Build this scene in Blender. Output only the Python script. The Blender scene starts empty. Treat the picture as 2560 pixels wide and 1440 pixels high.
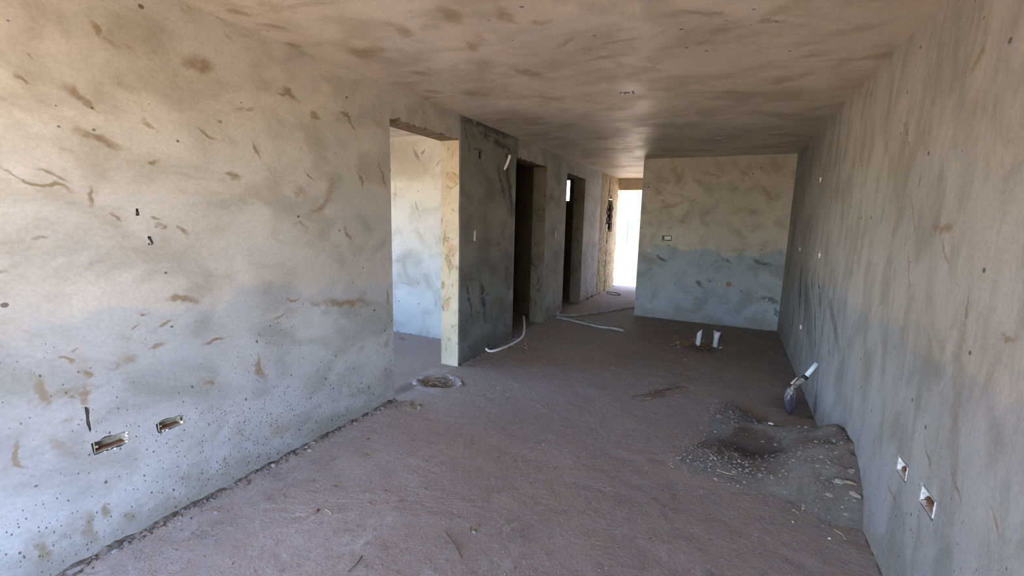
import bpy, bmesh, math, random
import numpy as np
from mathutils import Vector, Matrix, noise as mnoise
from mathutils.geometry import delaunay_2d_cdt

SC = bpy.context.scene
COL = SC.collection
random.seed(7)

# ------------------------------------------------------------------ camera
YAW, PITCH, ROLL, FPX, CAMH = 0.449565, -0.153934, 0.0234253, 1112.29, 1.58766
def cam_axes():
    cy, sy, cp, sp = math.cos(YAW), math.sin(YAW), math.cos(PITCH), math.sin(PITCH)
    f = Vector((-sy*cp, cy*cp, sp)); r = Vector((cy, sy, 0)); u = r.cross(f)
    cr, sr = math.cos(ROLL), math.sin(ROLL)
    return cr*r + sr*u, -sr*r + cr*u, f
CR, CU, CF = cam_axes()
CO = Vector((0, 0, CAMH))
def at(px, py, ax, val):
    """point of the plane coordinate[ax] = val seen at a pixel of the 2560x1440 photo"""
    d = CF + CR*((px-1280)/FPX) - CU*((py-720)/FPX)
    t = (val-CO[ax])/d[ax]
    return CO + d*t
cam = bpy.data.cameras.new('camera'); cam.sensor_width = 36; cam.lens = FPX/2560*36
cam.clip_start = 0.02; cam.clip_end = 200
camo = bpy.data.objects.new('camera', cam); COL.objects.link(camo)
camo.matrix_world = Matrix(((CR.x, CU.x, -CF.x, CO.x), (CR.y, CU.y, -CF.y, CO.y), (CR.z, CU.z, -CF.z, CO.z), (0, 0, 0, 1)))
SC.camera = camo

# ------------------------------------------------------------------ light
SUN_EL, SUN_AZ = math.radians(58), math.radians(108)      # azimuth from +Y towards +X
W = bpy.data.worlds.new('world'); SC.world = W; W.use_nodes = True
nt = W.node_tree; bg = nt.nodes['Background']
sky = nt.nodes.new('ShaderNodeTexSky'); sky.sky_type = 'NISHITA'; sky.sun_disc = False
sky.sun_elevation = SUN_EL; sky.sun_rotation = SUN_AZ; sky.air_density = 1.35; sky.dust_density = 0.4; sky.ozone_density = 2.5
tint = nt.nodes.new('ShaderNodeMix'); tint.data_type = 'RGBA'; tint.blend_type = 'MULTIPLY'; tint.inputs[0].default_value = 1.0
tint.inputs[7].default_value = (0.89, 0.96, 1.22, 1); nt.links.new(sky.outputs[0], tint.inputs[6])
nt.links.new(tint.outputs[2], bg.inputs[0]); bg.inputs[1].default_value = 0.86
sun = bpy.data.lights.new('sun', 'SUN'); sun.energy = 13.5; sun.angle = 0.009; sun.color = (1.0, 0.89, 0.74)
suno = bpy.data.objects.new('sun', sun); COL.objects.link(suno)
sd = Vector((math.sin(SUN_AZ)*math.cos(SUN_EL), math.cos(SUN_AZ)*math.cos(SUN_EL), math.sin(SUN_EL)))
suno.rotation_euler = sd.to_track_quat('Z', 'Y').to_euler()
suno.location = (3, -3, 12)

vs = SC.view_settings
vs.view_transform = 'Standard'; vs.look = 'None'; vs.gamma = 1.0; vs.use_curve_mapping = False
vs.exposure = 1.31
cy_ = SC.cycles
cy_.use_denoising = True; cy_.max_bounces = 8; cy_.diffuse_bounces = 5; cy_.glossy_bounces = 2
cy_.use_adaptive_sampling = True; cy_.adaptive_threshold = 0.12; cy_.adaptive_min_samples = 16
cy_.sample_clamp_indirect = 6.0; cy_.caustics_reflective = False; cy_.caustics_refractive = False

# ------------------------------------------------------------------ dimensions (metres)
XL, XR, YB, XC = -2.51, 0.77, 7.665, -1.361        # left wall, right wall, back wall, end of back wall
H = 2.60; YF = -1.30; YE = 10.95; TW = 0.215       # ceiling, front wall, corridor end, wall thickness
XS = -5.40                                         # outer side of the side rooms

# ------------------------------------------------------------------ node helpers
class NT:
    def __init__(s, name):
        s.m = bpy.data.materials.new(name); s.m.use_nodes = True
        s.t = s.m.node_tree; s.b = s.t.nodes['Principled BSDF']
    def n(s, typ, ins=None, **kw):
        x = s.t.nodes.new(typ)
        for k, v in kw.items(): setattr(x, k, v)
        for k, v in (ins or {}).items(): s.set(x.inputs[k], v)
        return x
    def set(s, sock, v):
        if isinstance(v, bpy.types.NodeSocket): s.t.links.new(v, sock)
        elif isinstance(v, (tuple, list)) and len(v) == 3 and sock.type == 'RGBA': sock.default_value = (*v, 1)
        else: sock.default_value = v
    def math(s, op, a, b=0.0, c=None):
        x = s.n('ShaderNodeMath', {0: a, 1: b}, operation=op)
        if c is not None: s.set(x.inputs[2], c)
        return x.outputs[0]
    def mul(s, a, b): return s.math('MULTIPLY', a, b)
    def add(s, a, b): return s.math('ADD', a, b)
    def mx(s, a, b): return s.math('MAXIMUM', a, b)
    def ss(s, v, lo, hi, a=0.0, b=1.0):
        return s.n('ShaderNodeMapRange', {0: v, 1: lo, 2: hi, 3: a, 4: b}, interpolation_type='SMOOTHSTEP').outputs[0]
    def mix(s, f, a, b, mode='MIX'):
        x = s.n('ShaderNodeMix', data_type='RGBA', blend_type=mode)
        s.set(x.inputs[0], f); s.set(x.inputs[6], a); s.set(x.inputs[7], b)
        return x.outputs[2]
    def noise(s, vec, scale, detail=5.0, rough=0.55, dist=0.0, out=0):
        return s.n('ShaderNodeTexNoise', {'Vector': vec, 'Scale': scale, 'Detail': detail, 'Roughness': rough, 'Distortion': dist}).outputs[out]
    def vmap(s, vec, scale=(1, 1, 1), loc=(0, 0, 0), rot=(0, 0, 0)):
        return s.n('ShaderNodeMapping', {'Vector': vec, 'Scale': scale, 'Location': loc, 'Rotation': rot}).outputs[0]
    def pos(s): return s.n('ShaderNodeNewGeometry').outputs['Position']
    def uv(s, axes):
        p = s.n('ShaderNodeSeparateXYZ', {0: s.pos()})
        return s.n('ShaderNodeCombineXYZ', {0: p.outputs[axes[0]], 1: p.outputs[axes[1]], 2: 0.0}).outputs[0], p

def blob_group():
    g = bpy.data.node_groups.new('stain_shape', 'ShaderNodeTree')
    for nm, ty in (('P', 'NodeSocketVector'), ('C', 'NodeSocketVector'), ('A', 'NodeSocketFloat'), ('S', 'NodeSocketVector')):
        g.interface.new_socket(nm, in_out='INPUT', socket_type=ty)
    g.interface.new_socket('F', in_out='OUTPUT', socket_type='NodeSocketFloat')
    i = g.nodes.new('NodeGroupInput'); o = g.nodes.new('NodeGroupOutput')
    r = g.nodes.new('ShaderNodeVectorRotate'); r.rotation_type = 'Z_AXIS'
    g.links.new(i.outputs['P'], r.inputs['Vector']); g.links.new(i.outputs['C'], r.inputs['Center']); g.links.new(i.outputs['A'], r.inputs['Angle'])
    a = g.nodes.new('ShaderNodeVectorMath'); a.operation = 'SUBTRACT'
    g.links.new(r.outputs[0], a.inputs[0]); g.links.new(i.outputs['C'], a.inputs[1])
    b = g.nodes.new('ShaderNodeVectorMath'); b.operation = 'MULTIPLY'
    g.links.new(a.outputs[0], b.inputs[0]); g.links.new(i.outputs['S'], b.inputs[1])
    l = g.nodes.new('ShaderNodeVectorMath'); l.operation = 'LENGTH'; g.links.new(b.outputs[0], l.inputs[0])
    m = g.nodes.new('ShaderNodeMapRange'); m.interpolation_type = 'SMOOTHSTEP'
    m.inputs[1].default_value = 1.25; m.inputs[2].default_value = 0.35
    g.links.new(l.outputs['Value'], m.inputs[0]); g.links.new(m.outputs[0], o.inputs[0])
    return g
BLOB = blob_group()

def stain_uv(ax, val, axes, lst):
    """pixel strokes (p1, p2, thickness px) -> strokes in metres on the plane"""
    out = []
    for (p1, p2, th) in lst:
        a, b = at(*p1, ax, val), at(*p2, ax, val)
        q = at((p1[0]+p2[0])/2, (p1[1]+p2[1])/2+th/2, ax, val) - at((p1[0]+p2[0])/2, (p1[1]+p2[1])/2-th/2, ax, val)
        u1, v1, u2, v2 = a[axes[0]], a[axes[1]], b[axes[0]], b[axes[1]]
        L = math.hypot(u2-u1, v2-v1)/2; w = max(q.length/2, 0.008)
        out.append(((u1+u2)/2, (v1+v2)/2, -math.atan2(v2-v1, u2-u1), max(L*1.2, w*1.3), w*1.4))
    return out

def blobs(N, P, lst):
    acc = None
    for (u, v, a, L, w) in lst:
        g = N.n('ShaderNodeGroup'); g.node_tree = BLOB
        N.set(g.inputs['P'], P); g.inputs['C'].default_value = (u, v, 0); g.inputs['A'].default_value = a
        g.inputs['S'].default_value = (1/L, 1/w, 0)
        acc = g.outputs[0] if acc is None else N.mx(acc, g.outputs[0])
    return acc

def dots(N, P, scale, dens, rad, sy=1.0, off=0.0):
    """round splashes: dens = share of the cells with a dot (socket or number)"""
    v = N.n('ShaderNodeTexVoronoi', {'Vector': N.vmap(P, (1, sy, 1), (off, off*1.7, 0)), 'Scale': scale, 'Randomness': 1.0}, voronoi_dimensions='2D')
    c = N.n('ShaderNodeSeparateColor', {0: v.outputs['Color']})
    gate = N.math('LESS_THAN', c.outputs[0], dens)
    r = N.math('MULTIPLY_ADD', N.math('POWER', c.outputs[1], 2.5), rad, rad*0.35)
    d = N.n('ShaderNodeMapRange', {0: N.math('SUBTRACT', v.outputs['Distance'], r), 1: 0.0, 2: -0.04, 3: 0.0, 4: 1.0}).outputs[0]
    return N.mul(gate, d)

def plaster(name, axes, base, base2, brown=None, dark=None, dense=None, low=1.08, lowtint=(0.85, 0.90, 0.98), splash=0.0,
            rough=0.82, seed=0.0, aniso=(1, 1, 1), brownamt=0.5, extra=None, brown_thr=0.60, darkcol=(0.085, 0.09, 0.08)):
    N = NT(name)
    P, sep = N.uv(axes)
    P0 = N.vmap(P, (1, 1, 1), (seed, seed*0.7, 0))
    wob = N.noise(P0, 5.5, 3, 0.65, out=1)
    Pd = N.n('ShaderNodeVectorMath', {0: P, 1: N.n('ShaderNodeVectorMath', {0: N.n('ShaderNodeVectorMath', {0: wob, 1: (0.5, 0.5, 0.5)}, operation='SUBTRACT').outputs[0], 1: (0.16, 0.16, 0)}, operation='MULTIPLY').outputs[0]}, operation='ADD').outputs[0]
    big = N.noise(P0, 0.9, 3, 0.6, 0.4)
    col = N.mix(N.ss(big, 0.36, 0.66), base, base2)
    st = N.noise(N.vmap(P0, aniso), 2.6, 5, 0.60, 0.5)          # trowel clouding
    col = N.mix(N.ss(st, 0.42, 0.66, 0.0, 0.75), col, N.mix(1.0, col, (0.68, 0.66, 0.61), 'MULTIPLY'))
    sw = N.n('ShaderNodeTexVoronoi', {'Vector': N.n('ShaderNodeVectorMath', {0: P0, 1: N.n('ShaderNodeVectorMath', {0: wob, 1: (0.9, 0.9, 0)}, operation='MULTIPLY').outputs[0]}, operation='ADD').outputs[0], 'Scale': 2.3}, voronoi_dimensions='2D', feature='SMOOTH_F1')
    swc = N.n('ShaderNodeSeparateColor', {0: sw.outputs['Color']}).outputs[0]      # overlapping trowel passes
    col = N.mix(N.mul(N.ss(swc, 0.2, 0.9), 0.45), col, N.mix(1.0, col, (0.80, 0.795, 0.785), 'MULTIPLY'))
    col = N.mix(N.ss(N.noise(N.vmap(P0, aniso, (9, 3, 0)), 2.1, 4, 0.6, 0.6), 0.56, 0.72, 0.0, 0.55), col, N.mix(1.0, col, (1.16, 1.15, 1.14), 'MULTIPLY'))
    # change of lift half way up; back wall tint adds painted sky light
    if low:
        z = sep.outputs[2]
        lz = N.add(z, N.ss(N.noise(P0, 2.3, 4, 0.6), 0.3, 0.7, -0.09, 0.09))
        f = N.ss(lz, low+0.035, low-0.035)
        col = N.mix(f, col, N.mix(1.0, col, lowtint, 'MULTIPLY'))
    # brown smears of mud
    bn = N.noise(N.vmap(P0, aniso, (2.2, 7.1, 0)), 2.6, 5, 0.62, 0.8)
    bm = N.mul(N.ss(bn, brown_thr, brown_thr+0.13), N.ss(N.noise(P0, 1.1, 2, 0.5), 0.34, 0.58))
    if brown:
        tex = N.ss(N.noise(N.vmap(P0, aniso, (4, 4, 0)), 9.0, 6, 0.7, 0.5), 0.30, 0.55, 0.40, 1.0)
        bm = N.mx(N.mul(bm, 0.7), N.mul(blobs(N, Pd, brown), tex))
    col = N.mix(N.mul(bm, brownamt), col, (0.250, 0.170, 0.080))
    # thin grey scuffs
    sc = N.noise(N.vmap(P0, (aniso[0]*3, aniso[1]*3, 1), (3, 1, 0)), 4.2, 5, 0.7, 1.6)
    scm = N.mul(N.ss(sc, 0.665, 0.73), N.ss(N.noise(P0, 1.7, 2, 0.5, 0, 0), 0.40, 0.6))
    col = N.mix(N.mul(scm, 0.55), col, (0.16, 0.145, 0.12))
    if dense:
        col = N.mix(N.mul(blobs(N, Pd, dense), 1.0), col, N.mix(1.0, col, (0.56, 0.56, 0.55), 'MULTIPLY'))
    if dark:
        t2 = N.ss(N.noise(N.vmap(P0, (aniso[0]*1.5, aniso[1]*1.5, 1), (1, 6, 0)), 6.0, 7, 0.7, 0.8), 0.38, 0.50, 0.05, 1.0)
        col = N.mix(N.mul(N.mul(blobs(N, Pd, dark), t2), 0.85), col, darkcol)
    sp = dots(N, P, 9.0, 0.10, 0.10, 1.2, seed+3)
    hgt = None
    if splash:
        z = sep.outputs[2]
        dens = N.ss(N.add(z, N.ss(N.noise(P0, 1.6, 3, 0.6), 0.3, 0.7, -0.30, 0.30)), 0.95, 0.05, 0.0, splash)
        dens = N.mul(dens, N.mul(N.ss(sep.outputs[1], 0.7, 1.9, 0.35, 1.0), N.ss(N.noise(P0, 5.0, 3, 0.6), 0.30, 0.62, 0.25, 1.0)))
        sp = N.mx(sp, dots(N, P, 30.0, N.mul(dens, 0.8), 0.16, 0.70, seed))
        sp = N.mx(sp, dots(N, P, 62.0, dens, 0.20, 0.62, seed+5))
        sp = N.mx(sp, dots(N, P, 90.0, N.mul(dens, 0.9), 0.24, 0.6, seed+1))
        sp = N.mx(sp, dots(N, P, 12.0, N.mul(dens, 0.22), 0.12, 0.6, seed+8))
        foot = N.mul(N.ss(N.add(z, N.ss(N.noise(P0, 3.0, 5, 0.7), 0.3, 0.7, -0.12, 0.12)), 0.26, 0.02), 0.75)
        col = N.mix(foot, col, N.mix(N.noise(P0, 14, 5, 0.7), (0.20, 0.175, 0.14), (0.34, 0.32, 0.28)))
    col = N.mix(N.mul(sp, 0.82), col, (0.085, 0.070, 0.055))
    fg = N.ss(N.noise(P0, 60, 2, 0.6), 0.3, 0.7, -0.07, 0.055)      # fine sand grain
    col = N.n('ShaderNodeHueSaturation', {'Value': N.add(fg, 1.0), 'Color': col}).outputs[0]
    if extra: col = extra(N, P, P0, sep, col)
    N.set(N.b.inputs['Base Color'], col)
    rr = N.ss(st, 0.3, 0.7, rough-0.08, rough+0.08)
    N.set(N.b.inputs['Roughness'], rr)
    h1 = N.noise(N.vmap(P0, aniso), 1.6, 2, 0.55, 0.6)
    h2 = N.noise(N.vmap(P0, aniso), 6, 4, 0.5, 0.8)
    h3 = N.noise(P0, 90, 2, 0.6)
    hh = N.add(N.add(N.mul(h1, 0.022), N.mul(h2, 0.0040)), N.mul(h3, 0.0004))
    if name == 'ceiling_plaster': hh = N.add(N.mul(h1, 0.020), N.mul(N.noise(P0, 4.5, 4, 0.5, 0.6), 0.006))
    b = N.n('ShaderNodeBump', {'Height': hh, 'Strength': 0.75, 'Distance': 1.0})
    N.set(N.b.inputs['Normal'], b.outputs[0])
    return N.m

def simple(name, col, rough=0.7, var=0.25, scale=12.0, bump=0.0, metal=0.0, dirt=None, dirtamt=0.4, col2=None):
    N = NT(name); p = N.pos()
    nz = N.noise(p, scale, 5, 0.65)
    c = N.mix(N.ss(nz, 0.3, 0.7), tuple(x*(1-var) for x in col), col2 or tuple(min(1, x*(1+var)) for x in col))
    if dirt:
        c = N.mix(N.ss(N.noise(p, scale*0.7, 6, 0.7, 0.6), 0.48, 0.62, 0, dirtamt), c, dirt)
    N.set(N.b.inputs['Base Color'], c); N.b.inputs['Roughness'].default_value = rough; N.b.inputs['Metallic'].default_value = metal
    if bump:
        b = N.n('ShaderNodeBump', {'Height': N.noise(p, scale*3, 6, 0.7), 'Strength': 0.8, 'Distance': bump})
        N.set(N.b.inputs['Normal'], b.outputs[0])
    return N.m

# ------------------------------------------------------------------ mesh helpers
def link(name, me, mats, parent=None, smooth=False):
    o = bpy.data.objects.new(name, me); COL.objects.link(o)
    for m in (mats if isinstance(mats, (list, tuple)) else [mats]): me.materials.append(m)
    if smooth:
        for f in me.polygons: f.use_smooth = True
    if parent is not None:
        o.parent = parent
        o.matrix_parent_inverse = Matrix.Translation(-parent.location) if parent.type == 'EMPTY' else Matrix()
    return o
def mesh_obj(name, vs_, fs, mats, parent=None, smooth=False, midx=None):
    me = bpy.data.meshes.new(name); me.from_pydata([tuple(v) for v in vs_], [], fs); 
    o = link(name, me, mats, parent, smooth)
    if midx is not None:
        for f, i in zip(me.polygons, midx): f.material_index = i
    me.update()
    return o
def bm_obj(name, bm, mats, parent=None, smooth=False, bevel=0.0):
    if bevel: bmesh.ops.bevel(bm, geom=bm.edges[:], offset=bevel, segments=2, affect='EDGES', profile=0.6)
    bmesh.ops.recalc_face_normals(bm, faces=bm.faces[:])
    me = bpy.data.meshes.new(name); bm.to_mesh(me); bm.free()
    return link(name, me, mats, parent, smooth)
def tag(o, label, cat, group=None, kind=None):
    if label: o['label'] = label
    if cat: o['category'] = cat
    if group: o['group'] = group
    if kind: o['kind'] = kind
    return o
def struct(o, label=None):
    o['kind'] = 'structure'; 
    if label: o['label'] = label
    return o
def empty(name, loc, label, cat, group=None):
    o = bpy.data.objects.new(name, None); COL.objects.link(o); o.location = loc; o.empty_display_size = 0.1
    return tag(o, label, cat, group)
def bx(bm, x0, x1, y0, y1, z0, z1):
    v = [bm.verts.new(p) for p in ((x0,y0,z0),(x1,y0,z0),(x1,y1,z0),(x0,y1,z0),(x0,y0,z1),(x1,y0,z1),(x1,y1,z1),(x0,y1,z1))]
    for f in ((0,3,2,1),(4,5,6,7),(0,1,5,4),(1,2,6,5),(2,3,7,6),(3,0,4,7)): bm.faces.new([v[i] for i in f])
def tube(bm, pts, rad, seg=12, hollow=None, cap=True, squash=1.0):
    """swept tube through pts; rad number or list; hollow = wall thickness"""
    pts = [Vector(p) for p in pts]; n = len(pts)
    rads = rad if isinstance(rad, (list, tuple)) else [rad]*n
    ref = Vector((0, 0, 1))
    if abs((pts[-1]-pts[0]).normalized().z) > 0.85: ref = Vector((1, 0, 0))
    def rings(off):
        out = []
        for i, p in enumerate(pts):
            t = (pts[min(i+1, n-1)]-pts[max(i-1, 0)]).normalized()
            s = t.cross(ref).normalized(); u = s.cross(t)
            out.append([bm.verts.new(p + (s*math.cos(a) + u*math.sin(a)*squash)*(rads[i]-off)) for a in [2*math.pi*k/seg for k in range(seg)]])
        return out
    A = rings(0)
    for i in range(n-1):
        for k in range(seg):
            bm.faces.new((A[i][k], A[i][(k+1) % seg], A[i+1][(k+1) % seg], A[i+1][k]))
    if hollow:
        B = rings(hollow)
        for i in range(n-1):
            for k in range(seg):
                bm.faces.new((B[i][k], B[i+1][k], B[i+1][(k+1) % seg], B[i][(k+1) % seg]))
        for e in (0, n-1):
            for k in range(seg):
                bm.faces.new((A[e][k], A[e][(k+1) % seg], B[e][(k+1) % seg], B[e][k]))
    elif cap:
        bm.faces.new(A[0]); bm.faces.new(A[-1][::-1])
def catmull(pts, n=8):
    pts = [Vector(p) for p in pts]; P = [pts[0]*2-pts[1]] + pts + [pts[-1]*2-pts[-2]]
    out = []
    for i in range(1, len(P)-2):
        for k in range(n):
            t = k/n
            out.append(0.5*((2*P[i]) + (P[i+1]-P[i-1])*t + (2*P[i-1]-5*P[i]+4*P[i+1]-P[i+2])*t*t + (3*P[i]-P[i-1]-3*P[i+1]+P[i+2])*t**3))
    out.append(pts[-1]); return out
def fbm(x, y, s=1.0, o=4, z=0.0):
    return mnoise.fractal(Vector((x*s, y*s, z)), 1.0, 2.0, o)

def inpoly(x, y, poly):
    c = False; j = len(poly)-1
    for i in range(len(poly)):
        xi, yi = poly[i]; xj, yj = poly[j]
        if (yi > y) != (yj > y) and x < (xj-xi)*(y-yi)/(yj-yi)+xi: c = not c
        j = i
    return c
def sheet(outline, holes):
    v = [Vector(p) for p in outline]; n = len(v); edges = [(i, (i+1) % n) for i in range(n)]
    for h in holes:
        k = len(v); v += [Vector(p) for p in h]; edges += [(k+i, k+(i+1) % len(h)) for i in range(len(h))]
    r = delaunay_2d_cdt(v, edges, [], 0, 1e-6)
    vv, ff = r[0], r[2]; keep = []
    for f in ff:
        cx = sum(vv[i].x for i in f)/len(f); cy = sum(vv[i].y for i in f)/len(f)
        if inpoly(cx, cy, outline) and not any(inpoly(cx, cy, h) for h in holes): keep.append(tuple(f))
    return [(a.x, a.y) for a in vv], keep
def wall(name, to3, front, back, outF, outB, strips, holes, mats, label=None):
    """to3(u, v, w): w from front (room side) to back. outF/outB: outlines with the same vertex count.
       strips: material index per outline edge. holes: (poly, depth)"""
    V = []; F = []; M = []
    v2, f2 = sheet(outF, [h[0] for h in holes])
    k = len(V); V += [to3(u, v, front) for u, v in v2]; F += [tuple(k+i for i in f) for f in f2]; M += [0]*len(f2)
    v2, f2 = sheet(outB, [h[0] for h in holes if h[1] is None])
    k = len(V); V += [to3(u, v, back) for u, v in v2]; F += [tuple(k+i for i in f) for f in f2]; M += [0]*len(f2)
    n = len(outF)
    k = len(V); V += [to3(u, v, front) for u, v in outF] + [to3(u, v, back) for u, v in outB]
    for i in range(n):
        j = (i+1) % n; F.append((k+i, k+j, k+n+j, k+n+i)); M.append(strips[i] if strips else 0)
    for poly, dep in holes:
        m = len(poly); k = len(V)
        w2 = back if dep is None else front+(1 if back > front else -1)*dep
        cx = sum(p[0] for p in poly)/m; cy = sum(p[1] for p in poly)/m
        V += [to3(u, v, front) for u, v in poly]
        s = 1.0 if dep is None else 0.93
        V += [to3(cx+(u-cx)*s, cy+(v-cy)*s, w2) for u, v in poly]
        for i in range(m):
            j = (i+1) % m; F.append((k+i, k+j, k+m+j, k+m+i)); M.append(1)
        if dep is not None: F.append(tuple(k+m+i for i in range(m))); M.append(1)
    me = bpy.data.meshes.new(name); me.from_pydata([tuple(v) for v in V], [], F)
    o = link(name, me, mats)
    for f, i in zip(me.polygons, M): f.material_index = i
    bm = bmesh.new(); bm.from_mesh(me); bmesh.ops.remove_doubles(bm, verts=bm.verts[:], dist=1e-5)
    bmesh.ops.recalc_face_normals(bm, faces=bm.faces[:]); bm.to_mesh(me); bm.free()
    return struct(o, label)
def ragged(poly, amp, step, seed):
    """irregular copy of a closed polygon"""
    rnd = random.Random(seed); out = []
    for i in range(len(poly)):
        a = Vector(poly[i]); b = Vector(poly[(i+1) % len(poly)]); L = (b-a).length; n = max(1, int(L/step))
        for k in range(n):
            p = a.lerp(b, k/n); out.append((p.x+rnd.uniform(-amp, amp), p.y+rnd.uniform(-amp, amp)))
    return out

# ------------------------------------------------------------------ materials of the shell
L_BROWN = [((372,545),(400,552),8), ((395,560),(405,575),7), ((280,545),(300,560),5), ((560,420),(600,440),10), ((865,290),(890,330),8), ((690,240),(720,235),9), ((340,290),(380,320),9), ((20,180),(55,200),12), ((100,420),(150,460),8), ((440,560),(470,590),5), ((770,420),(790,450),6), ((860,560),(880,600),7), ((135,205),(250,270),22), ((180,330),(310,368),20), ((0,418),(175,490),9), ((465,140),(540,185),38), ((490,320),(550,355),11), ((700,210),(745,258),18),
    ((222,480),(236,530),12), ((70,580),(116,592),8), ((0,667),(30,675),10), ((638,352),(652,392),6), ((850,285),(880,300),10), ((770,282),(800,298),7),
    ((505,850),(568,830),9), ((420,745),(505,760),16), ((345,787),(366,782),7), ((322,822),(346,816),8), ((370,868),(412,850),10), ((388,818),(428,810),7),
    ((645,900),(652,942),16), ((512,955),(532,966),12), ((150,895),(176,908),8), ((200,932),(215,945),14), ((185,880),(212,866),7), ((85,940),(120,1010),14),
    ((172,986),(194,990),10), ((210,968),(222,1015),14), ((775,760),(920,756),14), ((690,802),(712,792),7), ((718,752),(742,748),7), ((965,725),(976,765),8),
    ((245,1265),(275,1290),16), ((328,1275),(345,1312),11), ((210,1290),(235,1362),18), ((98,1360),(120,1402),14), ((50,1118),(62,1165),12),
    ((225,60),(255,85),16), ((60,130),(80,150),8), ((380,395),(392,410),5), ((945,400),(968,470),9), ((900,430),(905,470),5), ((590,270),(640,275),9),
    ((1185,372),(1205,376),6), ((540,300),(560,300),10)]
L_DARK = [((1155,297),(1285,345),20), ((1158,300),(1176,385),5), ((1200,330),(1232,352),16), ((1262,350),(1282,545),17), ((1245,410),(1262,500),11), ((1205,335),(1290,385),18),
    ((1200,690),(1212,800),18), ((1165,700),(1180,790),10)]
L_DENSE = [((1158,600),(1288,600),560), ((1345,560),(1400,560),420)]
R_BROWN = [((2425,195),(2462,120),22), ((2330,562),(2382,565),16), ((2352,590),(2368,660),12), ((2262,300),(2272,380),7), ((2276,500),(2290,600),6), ((2272,640),(2268,730),7),
    ((2300,470),(2305,430),6), ((2182,220),(2175,235),8), ((2150,380),(2155,420),6), ((2425,720),(2412,820),7), ((2500,840),(2545,850),12), ((2310,1090),(2330,1180),12), ((2220,1200),(2245,1300),10),
    ((2380,1180),(2400,1240),8), ((2470,1270),(2490,1330),8)]
R_DARK = [((2003,665),(1998,790),24), ((2015,720),(2008,850),9), ((2035,760),(2040,880),9), ((2045,690),(2052,780),8), ((2062,740),(2055,850),7), ((2070,840),(2075,900),6), ((2030,690),(2030,730),6), ((2085,720),(2083,760),6), ((1985,760),(1980,830),8)]
B_BROWN = [((1660,520),(1720,500),10), ((1900,460),(1930,500),12), ((1760,430),(1800,440),8), ((1640,470),(1660,490),8), ((1690,550),(1730,560),8), ((1860,520),(1900,540),8), ((1680,400),(1700,470),14), ((1650,500),(1662,510),8), ((1840,420),(1880,445),9), ((1700,480),(1720,450),8), ((1835,470),(1850,480),7), ((1600,640),(1640,660),14), ((1730,440),(1760,470),12)]
B_DARK = [((1900,740),(1950,760),14), ((1800,640),(1830,660),6), ((1640,640),(1670,655),8), ((1880,650),(1930,665),8), ((1940,770),(1950,790),10), ((1735,700),(1760,720),8)]
C_BROWN = [((980,60),(1040,100),16), ((1160,100),(1200,130),10), ((700,110),(760,118),9), ((1020,180),(1080,190),9), ((1330,60),(1380,50),9), ((560,20),(620,40),10), ((1480,150),(1560,140),7), ((1880,60),(1960,50),8), ((1340,240),(1400,250),7), ((880,120),(930,150),18), ((1100,20),(1140,60),22), ((1280,170),(1360,195),10), ((1150,230),(1220,240),10), ((1060,225),(1110,235),8), ((1240,20),(1290,60),14), ((640,60),(720,75),10), ((900,130),(960,120),12), ((1600,95),(1500,110),6),
    ((1700,30),(1820,40),7), ((1390,120),(1430,90),8)]
COL_A, COL_B = (0.590, 0.565, 0.505), (0.515, 0.500, 0.455)
def left_extra(N, P, P0, sep, col):
    # render left rougher and browner round the far doorways
    f = N.mul(N.ss(sep.outputs[1], 6.3, 6.45), N.ss(sep.outputs[1], 7.25, 7.15))
    return N.mix(N.mul(N.mul(f, N.ss(N.noise(P0, 3.5, 6, 0.7), 0.42, 0.58)), 0.55), col, (0.17, 0.145, 0.11))
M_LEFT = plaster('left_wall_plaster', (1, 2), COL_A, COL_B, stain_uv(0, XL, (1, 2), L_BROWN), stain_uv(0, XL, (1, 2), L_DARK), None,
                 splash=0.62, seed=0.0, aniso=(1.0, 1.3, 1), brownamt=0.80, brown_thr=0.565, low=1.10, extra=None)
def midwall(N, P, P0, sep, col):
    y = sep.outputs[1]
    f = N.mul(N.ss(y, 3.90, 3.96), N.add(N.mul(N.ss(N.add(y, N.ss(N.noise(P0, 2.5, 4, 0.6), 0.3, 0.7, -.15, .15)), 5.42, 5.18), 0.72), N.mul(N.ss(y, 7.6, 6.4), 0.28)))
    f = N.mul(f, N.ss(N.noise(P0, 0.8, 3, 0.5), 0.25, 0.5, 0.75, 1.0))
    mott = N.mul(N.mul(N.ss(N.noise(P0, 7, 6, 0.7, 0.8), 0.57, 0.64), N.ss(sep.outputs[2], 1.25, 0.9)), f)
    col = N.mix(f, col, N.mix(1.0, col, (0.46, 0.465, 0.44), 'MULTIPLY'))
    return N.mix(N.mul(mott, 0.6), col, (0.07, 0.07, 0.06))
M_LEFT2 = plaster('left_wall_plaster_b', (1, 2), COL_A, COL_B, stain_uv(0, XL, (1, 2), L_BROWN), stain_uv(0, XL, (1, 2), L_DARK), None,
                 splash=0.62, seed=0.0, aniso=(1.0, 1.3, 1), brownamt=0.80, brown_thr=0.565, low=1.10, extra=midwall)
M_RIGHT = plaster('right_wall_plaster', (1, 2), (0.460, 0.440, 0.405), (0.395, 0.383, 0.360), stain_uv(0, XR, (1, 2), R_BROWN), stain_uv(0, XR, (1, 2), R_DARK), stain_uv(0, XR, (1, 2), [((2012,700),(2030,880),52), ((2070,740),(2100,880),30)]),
                  low=1.10, lowtint=(0.88, 0.92, 0.98), splash=0.16, seed=11.0, aniso=(2.0, 0.9, 1), brownamt=0.70, brown_thr=0.60, darkcol=(0.06, 0.065, 0.075))
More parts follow.
